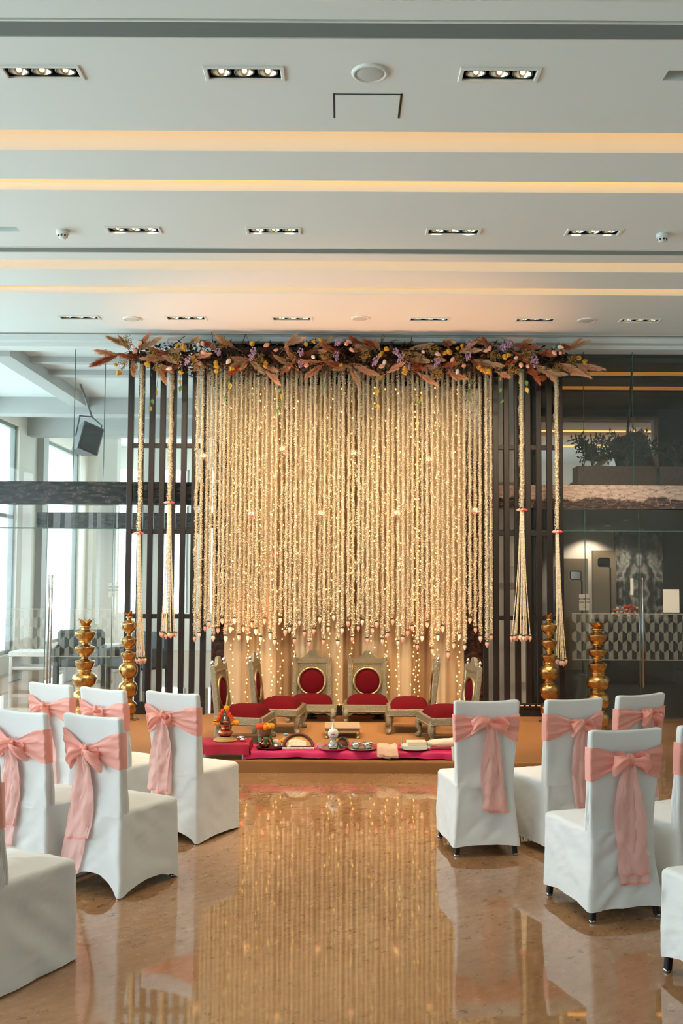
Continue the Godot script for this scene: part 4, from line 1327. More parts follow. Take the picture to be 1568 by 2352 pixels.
	for i in yl.size() / 2:
		var p := part(t, "yellow_bloom", yb, M["yellow bloom"], Vector3(yl[i * 2], yl[i * 2 + 1], -10.84 + rng.randf_range(-0.02, 0.02)) - o)
		p.rotation = Vector3(rng.randf() * 3, rng.randf() * 3, 0)
		p.scale = Vector3.ONE * rng.randf_range(0.8, 1.25)
	var li := [-1.37,4.10, -0.98,4.11, -1.00,4.05, -1.71,4.00, -0.46,4.10, -0.46,3.98, -0.07,4.06, -0.05,4.22, 0.36,4.01, 0.64,4.05, 0.59,4.11, 0.72,3.95, 1.04,4.00, 1.38,4.07, 1.39,4.21, 1.84,4.21, 2.10,4.04, 2.12,4.00, 1.77,4.17]
	var lc := cluster_mesh(36, 0.042, 0.009, 5, true)
	for i in li.size() / 2:
		var p := part(t, "lilac_cluster", lc, M["lilac bloom"], Vector3(li[i * 2], li[i * 2 + 1], -10.83) - o)
		p.scale = Vector3(0.85, rng.randf_range(0.9, 1.4), 0.8)
		p.rotation.z = rng.randf_range(-0.7, 0.7)
	var gy := [-2.37,4.22, -2.09,4.09, -1.83,4.06, -1.59,3.94, -1.32,4.20, -0.91,4.03, -0.55,4.05, -0.17,4.08, -2.41,3.97, -2.01,3.91, 0.25,4.08, 0.70,4.07, 1.28,4.02, 1.67,4.07, 2.04,4.08, 2.36,3.92, 2.53,4.03, 1.04,3.88, 1.87,3.92, 1.00,4.13]
	var gc := cluster_mesh(110, 0.085, 0.0052, 6, true)
	for i in gy.size() / 2:
		var p := part(t, "gold_spray", gc, M["gold spray"], Vector3(gy[i * 2], gy[i * 2 + 1], -10.84) - o)
		p.scale = Vector3(1.1, 0.85, 0.7)
		p.rotation.z = rng.randf() * TAU
	# trailing stems with a few ivy leaves
	var vines := [[-2.04,3.65,-2.09,3.55,-2.11,3.47], [-1.78,3.86,-1.78,3.77,-1.77,3.70], [-0.68,3.68,-0.68,3.62,-0.70,3.53,-0.70,3.45], [-0.19,3.84,-0.18,3.74], [-1.25,3.79,-1.22,3.73,-1.29,3.58], [0.42,3.83,0.40,3.67,0.38,3.51], [0.86,3.60,0.86,3.56], [1.73,3.82,1.75,3.70,1.77,3.57], [2.02,3.78,2.02,3.70], [1.41,3.80,1.41,3.68,1.40,3.58]]
	st = begin(false)
	grid(st, 4, 4, func(u, v):
		var w: float = 0.62 * sin(PI * pow(v, 0.7)) + 0.1 * sin(v * 12.0) * (1 - v)
		return Vector3((u - 0.5) * w, -v, 0.12 * absf(u - 0.5) - 0.2 * v * v))
	var leaf := done(st)
	for q in vines:
		var pts := [Vector3(q[0] + 0.02, 3.98, -10.9) - o]
		for i in q.size() / 2: pts.append(Vector3(q[i * 2], q[i * 2 + 1] + 0.02, -10.84) - o)
		st = begin()
		tube(st, pts, 0.0025, 4)
		var stem := part(t, "trailing_stem", done(st), M["calyx green"])
		for i in q.size() / 2:
			var lf := part(stem, "ivy_leaf", leaf, M["ivy leaf"] if rng.randf() < 0.6 else M["yellow leaf"], Vector3(q[i * 2], q[i * 2 + 1] + 0.025, -10.835) - o)
			lf.scale = Vector3.ONE * rng.randf_range(0.055, 0.075)
			lf.rotation = Vector3(rng.randf_range(-0.4, 0.3), rng.randf_range(-0.9, 0.9), rng.randf_range(-0.6, 0.6))

func hanging_cable() -> void:
	var t := thing("loose_cable", "thin black cable hanging loose behind the right slatted screen", "cable", Vector3(2.345, 1.1, -11.236))
	var pts := []
	for k in 24: pts.append(Vector3(0.012 * sin(k * 1.1) + 0.008 * sin(k * 0.45), 1.6 - 1.6 * k / 23.0, 0.003 * cos(k * 0.9)))
	var st := begin()
	tube(st, pts, 0.004, 5)
	part(t, "cable", done(st), M["black"])

func lights_on_strings() -> void:
	var xs := [-1.21,-1.02,-0.89,-0.76,-0.67,-0.51,-0.13,-0.03,0.12,0.34,0.51,0.63,0.81,0.87,1.04,1.30]
	var n := xs.size()
	for i in n:
		var rank := i + 1 if i < 8 else n - i
		var t := thing("fairy_light_string", "warm fairy light string hanging before the beige curtain, %s from its %s edge" % [ordinal(rank), "left" if i < 8 else "right"], "fairy lights", Vector3(xs[i], 3.75, -11.13), 0.0, "fairy light strings before the curtain")
		var pts := []
		var bl := begin()
		var y := 0.0
		var k := 0
		while y > -3.55:
			var p := Vector3(0.012 * sin(k * 1.7 + i) + rng.randf_range(-0.008, 0.008), y, rng.randf_range(-0.006, 0.006))
			pts.append(p)
			# in the upper part most bulbs hide behind the flowers; a few hang forward between them
			var q := p + Vector3(rng.randf_range(-0.022, 0.022), 0, 0.012)
			if rng.randf() < 0.26 and y > -2.75: q.z += 0.095
			ball(bl, q, Vector3(0.0072, 0.0095, 0.0072), 6, 4)
			y -= rng.randf_range(0.05, 0.12) if y > -2.7 else rng.randf_range(0.03, 0.075)
			k += 1
		var st := begin()
		tube(st, pts, 0.0012, 4)
		part(t, "wire", done(st), M["gold cloth"])
		part(t, "light_bulb", done(bl), M["fairy bulb"], Vector3.ZERO, true)
		for yy in [-3.1]: omni(t, Vector3(0, yy, 0.08), 0.0025, Color(1, 0.72, 0.36), 0.02)

# ------------------------------------------------------------------ thrones
func extrude(st: SurfaceTool, poly: PackedVector2Array, z0: float, z1: float, xf := Transform3D.IDENTITY) -> void:
	st.set_smooth_group(-1)
	var ids := Geometry2D.triangulate_polygon(poly)
	for k in ids.size() / 3:
		var a := poly[ids[k * 3]]; var b := poly[ids[k * 3 + 1]]; var c := poly[ids[k * 3 + 2]]
		tri(st, xf * Vector3(a.x, a.y, z1), xf * Vector3(c.x, c.y, z1), xf * Vector3(b.x, b.y, z1))
		tri(st, xf * Vector3(a.x, a.y, z0), xf * Vector3(b.x, b.y, z0), xf * Vector3(c.x, c.y, z0))
	for k in poly.size():
		var a := poly[k]; var b := poly[(k + 1) % poly.size()]
		quad(st, xf * Vector3(a.x, a.y, z0), xf * Vector3(a.x, a.y, z1), xf * Vector3(b.x, b.y, z1), xf * Vector3(b.x, b.y, z0))

func make_throne(lh: float, label: String, at: Vector3, turn: float) -> Node3D:
	# front looks along +z
	var t := thing("throne_chair", label, "throne chair", at, turn, "embossed silver throne chairs on the stage")
	var m: Material = M["embossed silver"]
	var st := begin(false)
	for e in [[0.0, 0.215, 0.52, 0.035], [0.0, -0.215, 0.46, 0.035]]:
		box(st, Vector3(e[0], lh + 0.036, e[1]), Vector3(e[2], 0.072, e[3]), 0.006)
	for s in [-1.0, 1.0]:
		box(st, Vector3(0.245 * s, lh + 0.036, 0.0), Vector3(0.04, 0.072, 0.43), 0.006, Basis(Vector3.UP, 0.07 * s))
	box(st, Vector3(0, lh + 0.055, 0), Vector3(0.47, 0.02, 0.42))
	part(t, "seat_rail", done(st), m)
	# scalloped apron and a rope moulding
	st = begin()
	var poly := PackedVector2Array()
	poly.append(Vector2(-0.22, lh + 0.004)); poly.append(Vector2(0.22, lh + 0.004))
	for i in 25:
		var u := 1.0 - i / 24.0
		poly.append(Vector2(lerpf(-0.22, 0.22, u), lh - 0.012 - 0.012 * absf(cos(u * PI * 3.0)) - 0.03 * pow(absf(u * 2 - 1), 5.0)))
	extrude(st, poly, 0.212, 0.226)
	part(t, "apron", done(st), m)
	st = begin()
	var n := 48
	for i in n:
		var u := (i + 0.5) / n
		ball(st, Vector3(lerpf(-0.255, 0.255, u), lh + 0.004, 0.234), Vector3(0.0075, 0.0075, 0.0075), 6, 4)
	for s in [-1.0, 1.0]:
		tube(st, [Vector3(0.267 * s, lh + 0.004, 0.23), Vector3(0.24 * s, lh + 0.004, -0.22)], 0.007, 6)
	part(t, "rope_moulding", done(st), M["silver gilt"])
	st = begin()
	grid(st, 20, 16, func(u, v):
		var x: float = (u - 0.5) * 2.0
		var z: float = (v - 0.5) * 2.0
		var k := pow(maxf(0.0, 1.0 - pow(absf(x), 3.5)), 0.5) * pow(maxf(0.0, 1.0 - pow(absf(z), 3.5)), 0.5)
		return Vector3(x * 0.225, lh + 0.066 + 0.095 * k, z * 0.19 + 0.005))
	part(t, "seat_cushion", done(st), M["red velvet"])
	# cabriole front legs with ball feet, plain splayed back legs
	for s in [-1.0, 1.0]:
		st = begin()
		var k := lh / 0.17
		tube(st, [Vector3(0, lh + 0.03, 0), Vector3(0.01 * s, lh * 0.86, 0.012), Vector3(0.014 * s, lh * 0.68, 0.016), Vector3(0.004 * s, lh * 0.45, 0.006), Vector3(-0.004 * s, lh * 0.27, 0.0), Vector3(0.004 * s, 0.036 * k, 0.01), Vector3(0.012 * s, 0.02, 0.022), Vector3(0.014 * s, 0.002, 0.026)], [0.034, 0.037, 0.034, 0.025, 0.021, 0.024, 0.03, 0.02], 10)
		part(t, "front_leg", done(st), m, Vector3(0.228 * s, 0, 0.2))
		st = begin(false)
		box(st, Vector3(0, lh * 0.5, -0.012), Vector3(0.05, lh + 0.01, 0.045), 0.006, Basis(Vector3.RIGHT, 0.12))
		part(t, "back_leg", done(st), m, Vector3(0.2 * s, 0, -0.2))
	# the raked back
	var bk := Node3D.new()
	bk.name = "backrest"
	t.add_child(bk, true)
	bk.position = Vector3(0, lh + 0.02, -0.21)
	bk.rotation.x = -0.11
	for s in [-1.0, 1.0]:
		part(bk, "back_post", boxm(Vector3(0.046, 0.52, 0.05), 0.006), m, Vector3(0.192 * s, 0.25, 0))
		part(bk, "finial", lathem(rounded([[0.0, 0.0], [0.013, 0.002], [0.008, 0.014], [0.018, 0.03], [0.012, 0.046], [0.004, 0.056], [0.0, 0.058]], 3), 12), M["silver"], Vector3(0.192 * s, 0.51, 0))
	# panel with a round opening: ring of cells between circle and rectangle
	st = begin()
	var cy := 0.25
	for side in 2:
		var z := 0.012 if side == 0 else -0.016
		grid(st, 48, 3, func(u, v):
			var a: float = TAU * u
			var c := Vector2(cos(a), sin(a))
			var q := minf(0.17 / maxf(absf(c.x), 1e-4), 0.205 / maxf(absf(c.y), 1e-4))
			var p := c * lerpf(0.135, q, v)
			return Vector3(p.x, cy + p.y, z), true)
	part(bk, "back_panel", done(st), m)
	st = begin(false)
	for e in [[0.0, cy + 0.205, 0.34, 0.02], [0.0, cy - 0.205, 0.34, 0.02], [0.165, cy, 0.014, 0.4], [-0.165, cy, 0.014, 0.4]]:
		box(st, Vector3(e[0], e[1], 0.012), Vector3(e[2], e[3], 0.018), 0.004)
	part(bk, "panel_moulding", done(st), M["silver gilt"])
	st = begin()
	var ringp := []
	for i in 11: ringp.append([0.148 + 0.0155 * cos(TAU * i / 10), 0.0155 * sin(TAU * i / 10)])
	lathe(st, ringp, 40, Vector3(0, cy, 0.014), Basis(Vector3.RIGHT, PI / 2))
	part(bk, "medallion_ring", done(st), M["silver gilt"])
	st = begin()
	for z in [1.0, -1.0]:
		lathe(st, rounded([[0.139, 0.0], [0.125, 0.014 * z], [0.08, 0.026 * z], [0.0, 0.03 * z]], 3), 32, Vector3(0, cy, 0.0), Basis(Vector3.RIGHT, PI / 2))
	part(bk, "velvet_medallion", done(st), M["red velvet"])
	poly = PackedVector2Array([Vector2(-0.17, 0.452), Vector2(0.17, 0.452)])
	for i in 33:
		var u := 1.0 - i / 32.0
		var x := lerpf(-0.17, 0.17, u)
		var a := absf(x) / 0.17
		var y := 0.505 + (0.075 * cos(clampf(a / 0.55, 0, 1) * PI / 2) if a < 0.55 else 0.0) + 0.016 * absf(sin(a * PI * 2.6)) - 0.012 * a
		poly.append(Vector2(x, y))
	st = begin()
	extrude(st, poly, -0.018, 0.016)
	part(bk, "crest", done(st), m)
	return t

func thrones() -> void:
	make_throne(0.115, "silver throne chair facing the room, left of the middle pair", Vector3(-0.315, STAGE, -10.86), 0.0)
	make_throne(0.115, "silver throne chair facing the room, right of the middle pair", Vector3(0.295, STAGE, -10.86), 0.0)
	make_throne(0.175, "silver throne chair facing right, nearer of the left pair behind copper pot", Vector3(-0.90, STAGE, -9.52), PI / 2 - 0.16)
	make_throne(0.175, "silver throne chair facing right, farther of the left pair", Vector3(-0.61, STAGE, -10.09), PI / 2 - 0.10)
	make_throne(0.175, "silver throne chair facing left, nearer of the right pair beside covered chair", Vector3(1.01, STAGE, -9.56), -PI / 2 + 0.17)
	make_throne(0.175, "silver throne chair facing left, farther of the right pair", Vector3(0.70, STAGE, -10.12), -PI / 2 - 0.03)
	# low plank stool in the middle
	var t := thing("low_stool", "low whitewashed wooden stool in the middle of the stage between the thrones", "stool", Vector3(0.02, STAGE, -9.78))
	part(t, "stool_top", boxm(Vector3(0.345, 0.022, 0.34), 0.005, Vector3(0, 0.1, 0)), M["worn wood"])
	var st := begin(false)
	for z in [0.15, -0.15]: box(st, Vector3(0, 0.072, z), Vector3(0.31, 0.036, 0.016), 0.003)
	for x in [0.15, -0.15]: box(st, Vector3(x, 0.072, 0), Vector3(0.016, 0.036, 0.29), 0.003)
	part(t, "stool_apron", done(st), M["worn wood"])
	for sx in [-1, 1]:
		for sz in [-1, 1]:
			part(t, "leg", lathem(rounded([[0.0, 0.0], [0.018, 0.0], [0.02, 0.014], [0.013, 0.024], [0.021, 0.05], [0.015, 0.068], [0.02, 0.09]], 3), 10), M["silver gilt"], Vector3(0.15 * sx, 0, 0.15 * sz))

# ------------------------------------------------------------------ offering tables
func cloth_over(st: SurfaceTool, w: float, d: float, h: float, drop: float, sd: float) -> void:
	# top and a front drop in one sheet, with a soft fold along the edge
	grid(st, int(w / 0.02), 20, func(u, v):
		var x: float = (u - 0.5) * w
		var s: float = v * (d + drop)
		if s < d:
			return Vector3(x, h + 0.002 + 0.0015 * nz.get_noise_2d(x * 9.0, s * 9.0 + sd), -d / 2 + s)
		var q: float = (s - d)
		var wv := 0.008 * sin(x * 21.0 + sd) * (q / drop) + 0.01 * nz.get_noise_2d(x * 6.0, sd) * (q / drop)
		return Vector3(x, h + 0.002 - q * (1.0 + 0.12 * sin(x * 7.0 + sd) + 0.15 * nz.get_noise_2d(x * 5.0, sd + 9.0)), d / 2 + 0.004 + wv + 0.012 * (q / drop)))
	for s in [-1.0, 1.0]:
		grid(st, 12, 5, func(u, v): return Vector3(s * (w / 2 + 0.012 * v + 0.006 * sin(u * 14.0) * v), h + 0.002 - v * drop * 0.9, (u - 0.5) * d))

func marigold(parent: Node3D, at: Vector3, r: float, yellow: bool) -> void:
	var key := "marigold_shape"
	if not lamp_parts.has(key):
		var st := begin()
		for j in 6:
			var el := -1.1 + j * 0.52
			var cnt := maxi(3, int(11 * cos(el)))
			for i in cnt:
				var a := TAU * i / cnt + j * 0.7
				var d := Vector3(cos(a) * cos(el), sin(el), sin(a) * cos(el))
				ball(st, d * 0.74, Vector3.ONE * 0.32, 5, 4)
		lamp_parts[key] = done(st)
	var p := part(parent, "marigold", lamp_parts[key], M["marigold yellow"] if yellow else M["marigold orange"], at)
	p.scale = Vector3(r, r * 0.85, r)
	p.rotation = Vector3(rng.randf(), rng.randf() * 6.0, rng.randf())

func plate(parent: Node3D, called: String, r: float, m: Material, at: Vector3) -> void:
	part(parent, called, lathem([[0.0, 0.0], [r * 0.8, 0.0], [r * 0.97, 0.012], [r, 0.014], [r * 0.97, 0.016], [r * 0.78, 0.005], [0.0, 0.005]], 36), m, at)

func offerings() -> void:
	var Z := -8.73
	var low := thing("low_table", "long low table under a magenta cloth along the stage front", "table", Vector3(0.12, STAGE, Z))
	part(low, "table_top", boxm(Vector3(1.82, 0.02, 0.33), 0.004, Vector3(0, 0.055, 0)), M["planter wood"])
	for x in [-0.86, -0.3, 0.3, 0.86]:
		for z in [-0.14, 0.14]:
			part(low, "leg", boxm(Vector3(0.03, 0.046, 0.03), 0.003, Vector3(x, 0.023, z)), M["white plastic"])
	var c := thing("table_cloth", "magenta cloth draped over the long low table", "tablecloth", Vector3(0.12, STAGE, Z))
	var st := begin()
	cloth_over(st, 1.88, 0.35, 0.0665, 0.055, 2.0)
	part(c, "cloth", done(st), M["pink cloth"])
	st = begin(false)
	for x in [-0.78, 0.2]:
		quad(st, Vector3(x, 0.071, -0.17), Vector3(x + 0.03, 0.071, -0.17), Vector3(x + 0.03, 0.071, 0.174), Vector3(x, 0.071, 0.174))
	part(c, "gold_band", done(st), M["gold cloth"])
	var left := thing("side_table", "small higher table under a crimson cloth left of the long low table", "table", Vector3(-0.985, STAGE, -8.66))
	part(left, "table_top", boxm(Vector3(0.40, 0.02, 0.26), 0.004, Vector3(0, 0.125, 0)), M["planter wood"])
	for x in [-0.17, 0.17]:
		for z in [-0.1, 0.1]:
			part(left, "leg", boxm(Vector3(0.035, 0.115, 0.035), 0.003, Vector3(x, 0.0575, z)), M["white plastic"])
	var c2 := thing("side_cloth", "crimson cloth draped over the small higher table", "tablecloth", Vector3(-0.985, STAGE, -8.66))
	st = begin()
	cloth_over(st, 0.43, 0.28, 0.1365, 0.10, 5.0)
	part(c2, "cloth", done(st), M["red cloth"])
	var ht := STAGE + 0.141
	# copper pot with plate, silver plaque and marigolds
	var mt := thing("straw_ring", "coiled straw ring under the copper pot", "pot stand", Vector3(-0.985, ht, -8.64))
	st = begin()
	for k in 4:
		var pts := []
		for i in 25: pts.append(Vector3(cos(TAU * i / 24) * (0.095 - 0.013 * k), 0.007 + 0.0075 * k, sin(TAU * i / 24) * (0.095 - 0.013 * k)))
		tube(st, pts, 0.0085, 6)
	part(mt, "coil", done(st), M["straw"])
	var kp := thing("copper_pot", "round copper pot with necked foot on the straw ring", "pot", Vector3(-0.985, ht + 0.034, -8.64))
	part(kp, "pot_body", lathem(rounded([[0.0, 0.0], [0.035, 0.0], [0.056, 0.018], [0.062, 0.038], [0.05, 0.058], [0.034, 0.066], [0.03, 0.078], [0.04, 0.092], [0.043, 0.095]], 4), 32), M["copper"])
	part(kp, "pot_band", lathem([[0.063, 0.033], [0.0655, 0.038], [0.063, 0.043]], 32), M["silver gilt"])
	part(kp, "red_mark", boxm(Vector3(0.034, 0.022, 0.003), 0.001, Vector3(0.01, 0.03, 0.06)), M["red paint"])
	var pl := thing("copper_plate", "shallow copper plate on top of the copper pot", "plate", Vector3(-0.985, ht + 0.13, -8.64))
	plate(pl, "dish", 0.092, M["copper"], Vector3.ZERO)
	var id := thing("silver_plaque", "small embossed silver plaque standing on the copper plate", "plaque", Vector3(-0.985, ht + 0.135, -8.64))
	st = begin()
	extrude(st, PackedVector2Array([Vector2(-0.062, 0), Vector2(0.062, 0), Vector2(0.06, 0.04), Vector2(0.045, 0.075), Vector2(0.028, 0.1), Vector2(0.0, 0.118), Vector2(-0.028, 0.1), Vector2(-0.045, 0.075), Vector2(-0.06, 0.04)]), -0.02, 0.0)
	part(id, "plaque_body", done(st), M["embossed silver"])
	st = begin()
	ball(st, Vector3(0, 0.05, 0.004), Vector3(0.02, 0.03, 0.01), 10, 6)
	ball(st, Vector3(0, 0.085, 0.004), Vector3(0.013, 0.014, 0.01), 10, 6)
	ball(st, Vector3(0, 0.022, 0.004), Vector3(0.038, 0.014, 0.012), 10, 6)
	part(id, "relief_figure", done(st), M["silver"])
	part(id, "red_dot", lathem([[0.0, 0.004], [0.014, 0.002], [0.015, 0.0]], 14), M["red paint"], Vector3(0.004, 0.012, 0.017))
	var gl := thing("marigold_garland", "orange and yellow marigold garland hung over the silver plaque", "garland", Vector3(-0.985, ht + 0.135, -8.62))
	marigold(gl, Vector3(0.012, 0.142, 0), 0.026, true)
	for e in [[-0.022, 0.122], [0.02, 0.112], [-0.038, 0.094], [0.034, 0.088], [-0.05, 0.066], [-0.058, 0.044], [0.05, 0.066], [0.06, 0.045]]:
		marigold(gl, Vector3(e[0], e[1], 0.004), 0.0195, false)
	for e in [[-0.082, 0.018], [0.07, 0.02], [0.095, 0.022], [-0.066, 0.012]]: marigold(gl, Vector3(e[0], e[1], 0.01), 0.024, true)
	for e in [[-0.075, 0.034], [0.052, 0.03]]:
		part(gl, "leaf", boxm(Vector3(0.05, 0.004, 0.024), 0.002, Vector3(e[0], e[1], 0.02)), M["mango leaf"])
	for e in [[-0.835, -8.62, "small steel bowl beside the copper pot, the nearer one"], [-0.86, -8.72, "small steel bowl beside the copper pot, the farther one"]]:
		bowl(Vector3(e[0], ht, e[1]), 0.032, 0.02, e[2], "silver")
	# from here on the long low table
	var h := STAGE + 0.071
	var tr := thing("round_tray", "round dark red tray under the coconut vessel", "tray", Vector3(-0.60, h, -8.69))
	plate(tr, "dish", 0.125, M["maroon"], Vector3.ZERO)
	var lo := thing("brass_vessel", "dark brass vessel with mango leaves carrying the coconut", "pot", Vector3(-0.65, h + 0.006, -8.70))
	part(lo, "vessel_body", lathem(rounded([[0.0, 0.0], [0.03, 0.0], [0.05, 0.022], [0.047, 0.045], [0.03, 0.062], [0.028, 0.074], [0.04, 0.088]], 4), 28), M["copper"])
	st = begin()
	grid(st, 3, 6, func(u, v):
		var w: float = 0.017 * sin(PI * (0.08 + 0.9 * v))
		return Vector3((u - 0.5) * 2 * w, 0.02 * sin(v * 2.2) - 0.075 * v * v, 0.03 + 0.06 * v - 0.006 * absf(u - 0.5)))
	var leaf := done(st)
	for i in 6:
		var lf := part(lo, "mango_leaf", leaf, M["mango leaf"], Vector3(0, 0.088, 0))
		lf.rotation.y = -0.9 + i * 1.05
		lf.scale = Vector3(1.3, 1.1 + 0.2 * (i % 2), 0.9)
	var co := thing("coconut", "brown husked coconut standing on the mango leaves", "coconut", Vector3(-0.65, h + 0.085, -8.70))
	part(co, "husk", lathem(rounded([[0.0, 0.0], [0.034, 0.01], [0.052, 0.045], [0.05, 0.085], [0.03, 0.112], [0.0, 0.12]], 4), 20), M["coconut"])
	var rg := thing("marigold_wreath", "ring of orange and yellow marigolds around the coconut top", "garland", Vector3(-0.65, h + 0.185, -8.70))
	for i in 11:
		var a := TAU * i / 11 + 0.35
		marigold(rg, Vector3(cos(a) * 0.058, rng.randf_range(-0.008, 0.004), sin(a) * 0.045), 0.026, cos(a) > 0.05)
	for i in 3: bowl(Vector3(-0.53 + 0.055 * i - 0.02, h + 0.006, -8.655 - 0.045 * (i % 2)), 0.028, 0.026, "little steel bowl of offerings on the dark red tray, %s from left" % ordinal(i + 1), "silver", i)
	for i in 4:
		var mg := thing("loose_marigold", "yellow marigold head lying behind the dark red tray, %s from left" % ordinal(i + 1), "flower", Vector3(-0.56 + 0.05 * i, h + 0.035, -8.80), 0.0, "loose yellow marigolds")
		marigold(mg, Vector3.ZERO, 0.026, true)
	var cn := thing("conch", "cream conch shell lying beside the coconut vessel", "shell", Vector3(-0.555, h + 0.03, -8.77), 0.6)
	part(cn, "shell_body", lathem(rounded([[0.0, -0.06], [0.014, -0.045], [0.03, -0.01], [0.034, 0.01], [0.02, 0.03], [0.012, 0.04], [0.0, 0.052]], 3), 16), M["cream cloth"])
	cn.rotation.z = 1.1
	var bt := thing("water_bottle", "small clear bottle with a pale blue cap behind the tray", "bottle", Vector3(-0.475, h, -8.80))
	part(bt, "bottle_body", lathem(rounded([[0.0, 0.001], [0.03, 0.001], [0.032, 0.02], [0.029, 0.045], [0.032, 0.06], [0.024, 0.075], [0.014, 0.084], [0.013, 0.092]], 3), 20), M["clear glass"])
	part(bt, "liquid", lathem([[0.0, 0.003], [0.027, 0.004], [0.027, 0.045], [0.0, 0.045]], 16), M["gold cloth"])
	part(bt, "cap", lathem([[0.0, 0.108], [0.017, 0.108], [0.018, 0.088], [0.0, 0.088]], 16), M["bottle cap"])
	# half-moon winnowing basket with maroon rim
	var fan := thing("half_moon_basket", "half-moon basket with maroon rim holding gold cloth, front centre-left", "basket", Vector3(-0.36, h + 0.004, -8.64))
	fan.rotation.x = -0.75
	fan.rotation.y = 0.05
	poly_fan(fan)
	var wr := thing("clear_wrap", "crumpled clear plastic wrap between basket and silver vessel", "plastic wrap", Vector3(-0.185, h + 0.02, -8.66))
	st = begin(false)
	for i in 26:
		var p := Vector3(rng.randf_range(-0.055, 0.055), rng.randf_range(-0.018, 0.02), rng.randf_range(-0.04, 0.04))
		quad(st, p, p + Vector3(rng.randfn(), rng.randfn(), rng.randfn()) * 0.015, p + Vector3(rng.randfn(), rng.randfn() * 0.5, rng.randfn()) * 0.025, p + Vector3(rng.randfn(), rng.randfn() * 0.5, rng.randfn()) * 0.02)
	part(wr, "wrap", done(st), M["frosted film"], Vector3.ZERO, true)
	var t2 := thing("round_tray", "round magenta-rimmed steel tray under the silver vessel", "tray", Vector3(-0.065, h, -8.65))
	plate(t2, "dish", 0.118, M["silver"], Vector3.ZERO)
	part(t2, "rim", lathem([[0.116, 0.004], [0.122, 0.009], [0.119, 0.016]], 36), M["pink cloth"])
	var kv := thing("silver_vessel", "silver waisted vessel on the round steel tray", "pot", Vector3(-0.062, h + 0.006, -8.66))
	part(kv, "vessel_body", lathem(rounded([[0.0, 0.0], [0.034, 0.0], [0.045, 0.016], [0.042, 0.034], [0.027, 0.058], [0.024, 0.072], [0.036, 0.088], [0.033, 0.09]], 4), 32), M["silver"])
	var nut := thing("painted_coconut", "white cone-topped coconut with red painted mark on the silver vessel", "coconut", Vector3(-0.062, h + 0.09, -8.66))
	part(nut, "husk", lathem(rounded([[0.0, 0.0], [0.036, 0.014], [0.045, 0.042], [0.037, 0.068], [0.018, 0.082], [0.012, 0.1], [0.006, 0.13], [0.0, 0.142]], 4), 28), M["paper"])
	st = begin(false)
	for e in [[0.0, 0.0, 0.005, 0.036], [0.0, 0.0, 0.036, 0.005], [0.009, 0.0165, 0.016, 0.005], [-0.009, -0.0165, 0.016, 0.005], [0.0165, -0.009, 0.005, 0.016], [-0.0165, 0.009, 0.005, 0.016]]:
		box(st, Vector3(e[0], 0.042 + e[1], 0.0435 - absf(e[0]) * 0.28 - absf(e[1]) * 0.16), Vector3(e[2], e[3], 0.004), 0.001)
	part(nut, "red_mark", done(st), M["red paint"])
	var bk := thing("silver_basket", "small silver openwork basket tilted beside the silver vessel", "basket", Vector3(0.025, h + 0.045, -8.69))
	bk.rotation = Vector3(0.9, 0.5, 0)
	part(bk, "basket_wall", lathem([[0.04, -0.025], [0.05, -0.018], [0.052, 0.018], [0.046, 0.024], [0.046, -0.015], [0.036, -0.02], [0.0, -0.02]], 24), M["embossed silver"])
	part(bk, "filling", lathem([[0.0, 0.012], [0.04, 0.004], [0.045, 0.0]], 16), M["maroon"])
	var t3 := thing("silver_thali", "wide silver plate holding two steel bowls, centre right of the low table", "plate", Vector3(0.185, h, -8.65))
	plate(t3, "dish", 0.128, M["silver"], Vector3.ZERO)
	bowl(Vector3(0.135, h + 0.006, -8.66), 0.042, 0.05, "left steel bowl on the wide silver plate", "silver", 5)
	bowl(Vector3(0.235, h + 0.006, -8.67), 0.042, 0.05, "right steel bowl on the wide silver plate", "silver", 6)
	var fc := thing("folded_cloth", "folded peach cloth hanging over the front edge of the low table", "cloth", Vector3(0.41, h + 0.012, -8.62), -0.25)
	st = begin()
	for k in 4:
		grid(st, 14, 14, func(u, v):
			var x: float = (u - 0.5) * 0.17 + 0.05 * (v - 0.5) * (1 if k % 2 else 0.4)
			var s: float = v * 0.24
			var y: float = 0.006 + k * 0.007 + 0.006 * sin(u * 9.0 + k * 2.0) + 0.012 * nz.get_noise_2d(u * 3.0 + k * 7.0, v * 3.0)
			var over := maxf(0.0, s - 0.16)
			return Vector3(x, y - over * 0.85, -0.085 + s - over * 0.75 + k * 0.003))
	part(fc, "cloth_fold", done(st), M["peach cloth"])
	var t4 := thing("book_tray", "steel tray under the white book at the right of the low table", "tray", Vector3(0.635, h, -8.66))
	plate(t4, "dish", 0.13, M["silver"], Vector3.ZERO)
	var bo := thing("white_book", "closed cream book lying on the right steel tray", "book", Vector3(0.635, h + 0.008, -8.665), 0.05)
	part(bo, "lower_box", boxm(Vector3(0.21, 0.03, 0.15), 0.003, Vector3(0, 0.016, 0)), M["paper"])
	part(bo, "upper_box", boxm(Vector3(0.165, 0.03, 0.12), 0.003, Vector3(0.02, 0.047, -0.005)), M["cream cloth"])
	part(bo, "lettering", boxm(Vector3(0.07, 0.0012, 0.012), 0.0, Vector3(0.03, 0.0625, 0.01)), M["gold cloth"])
	var sp := thing("silver_spoon", "small silver spoon standing left of the cream book", "spoon", Vector3(0.535, h + 0.012, -8.68))
	st = begin()
	tube(st, [Vector3(0, 0, 0), Vector3(-0.006, 0.09, -0.01)], [0.003, 0.006], 6)
	part(sp, "handle", done(st), M["silver gilt"])
	bowl(Vector3(0.76, h, -8.63), 0.024, 0.034, "little silver cup between the book and the white bundle", "silver")
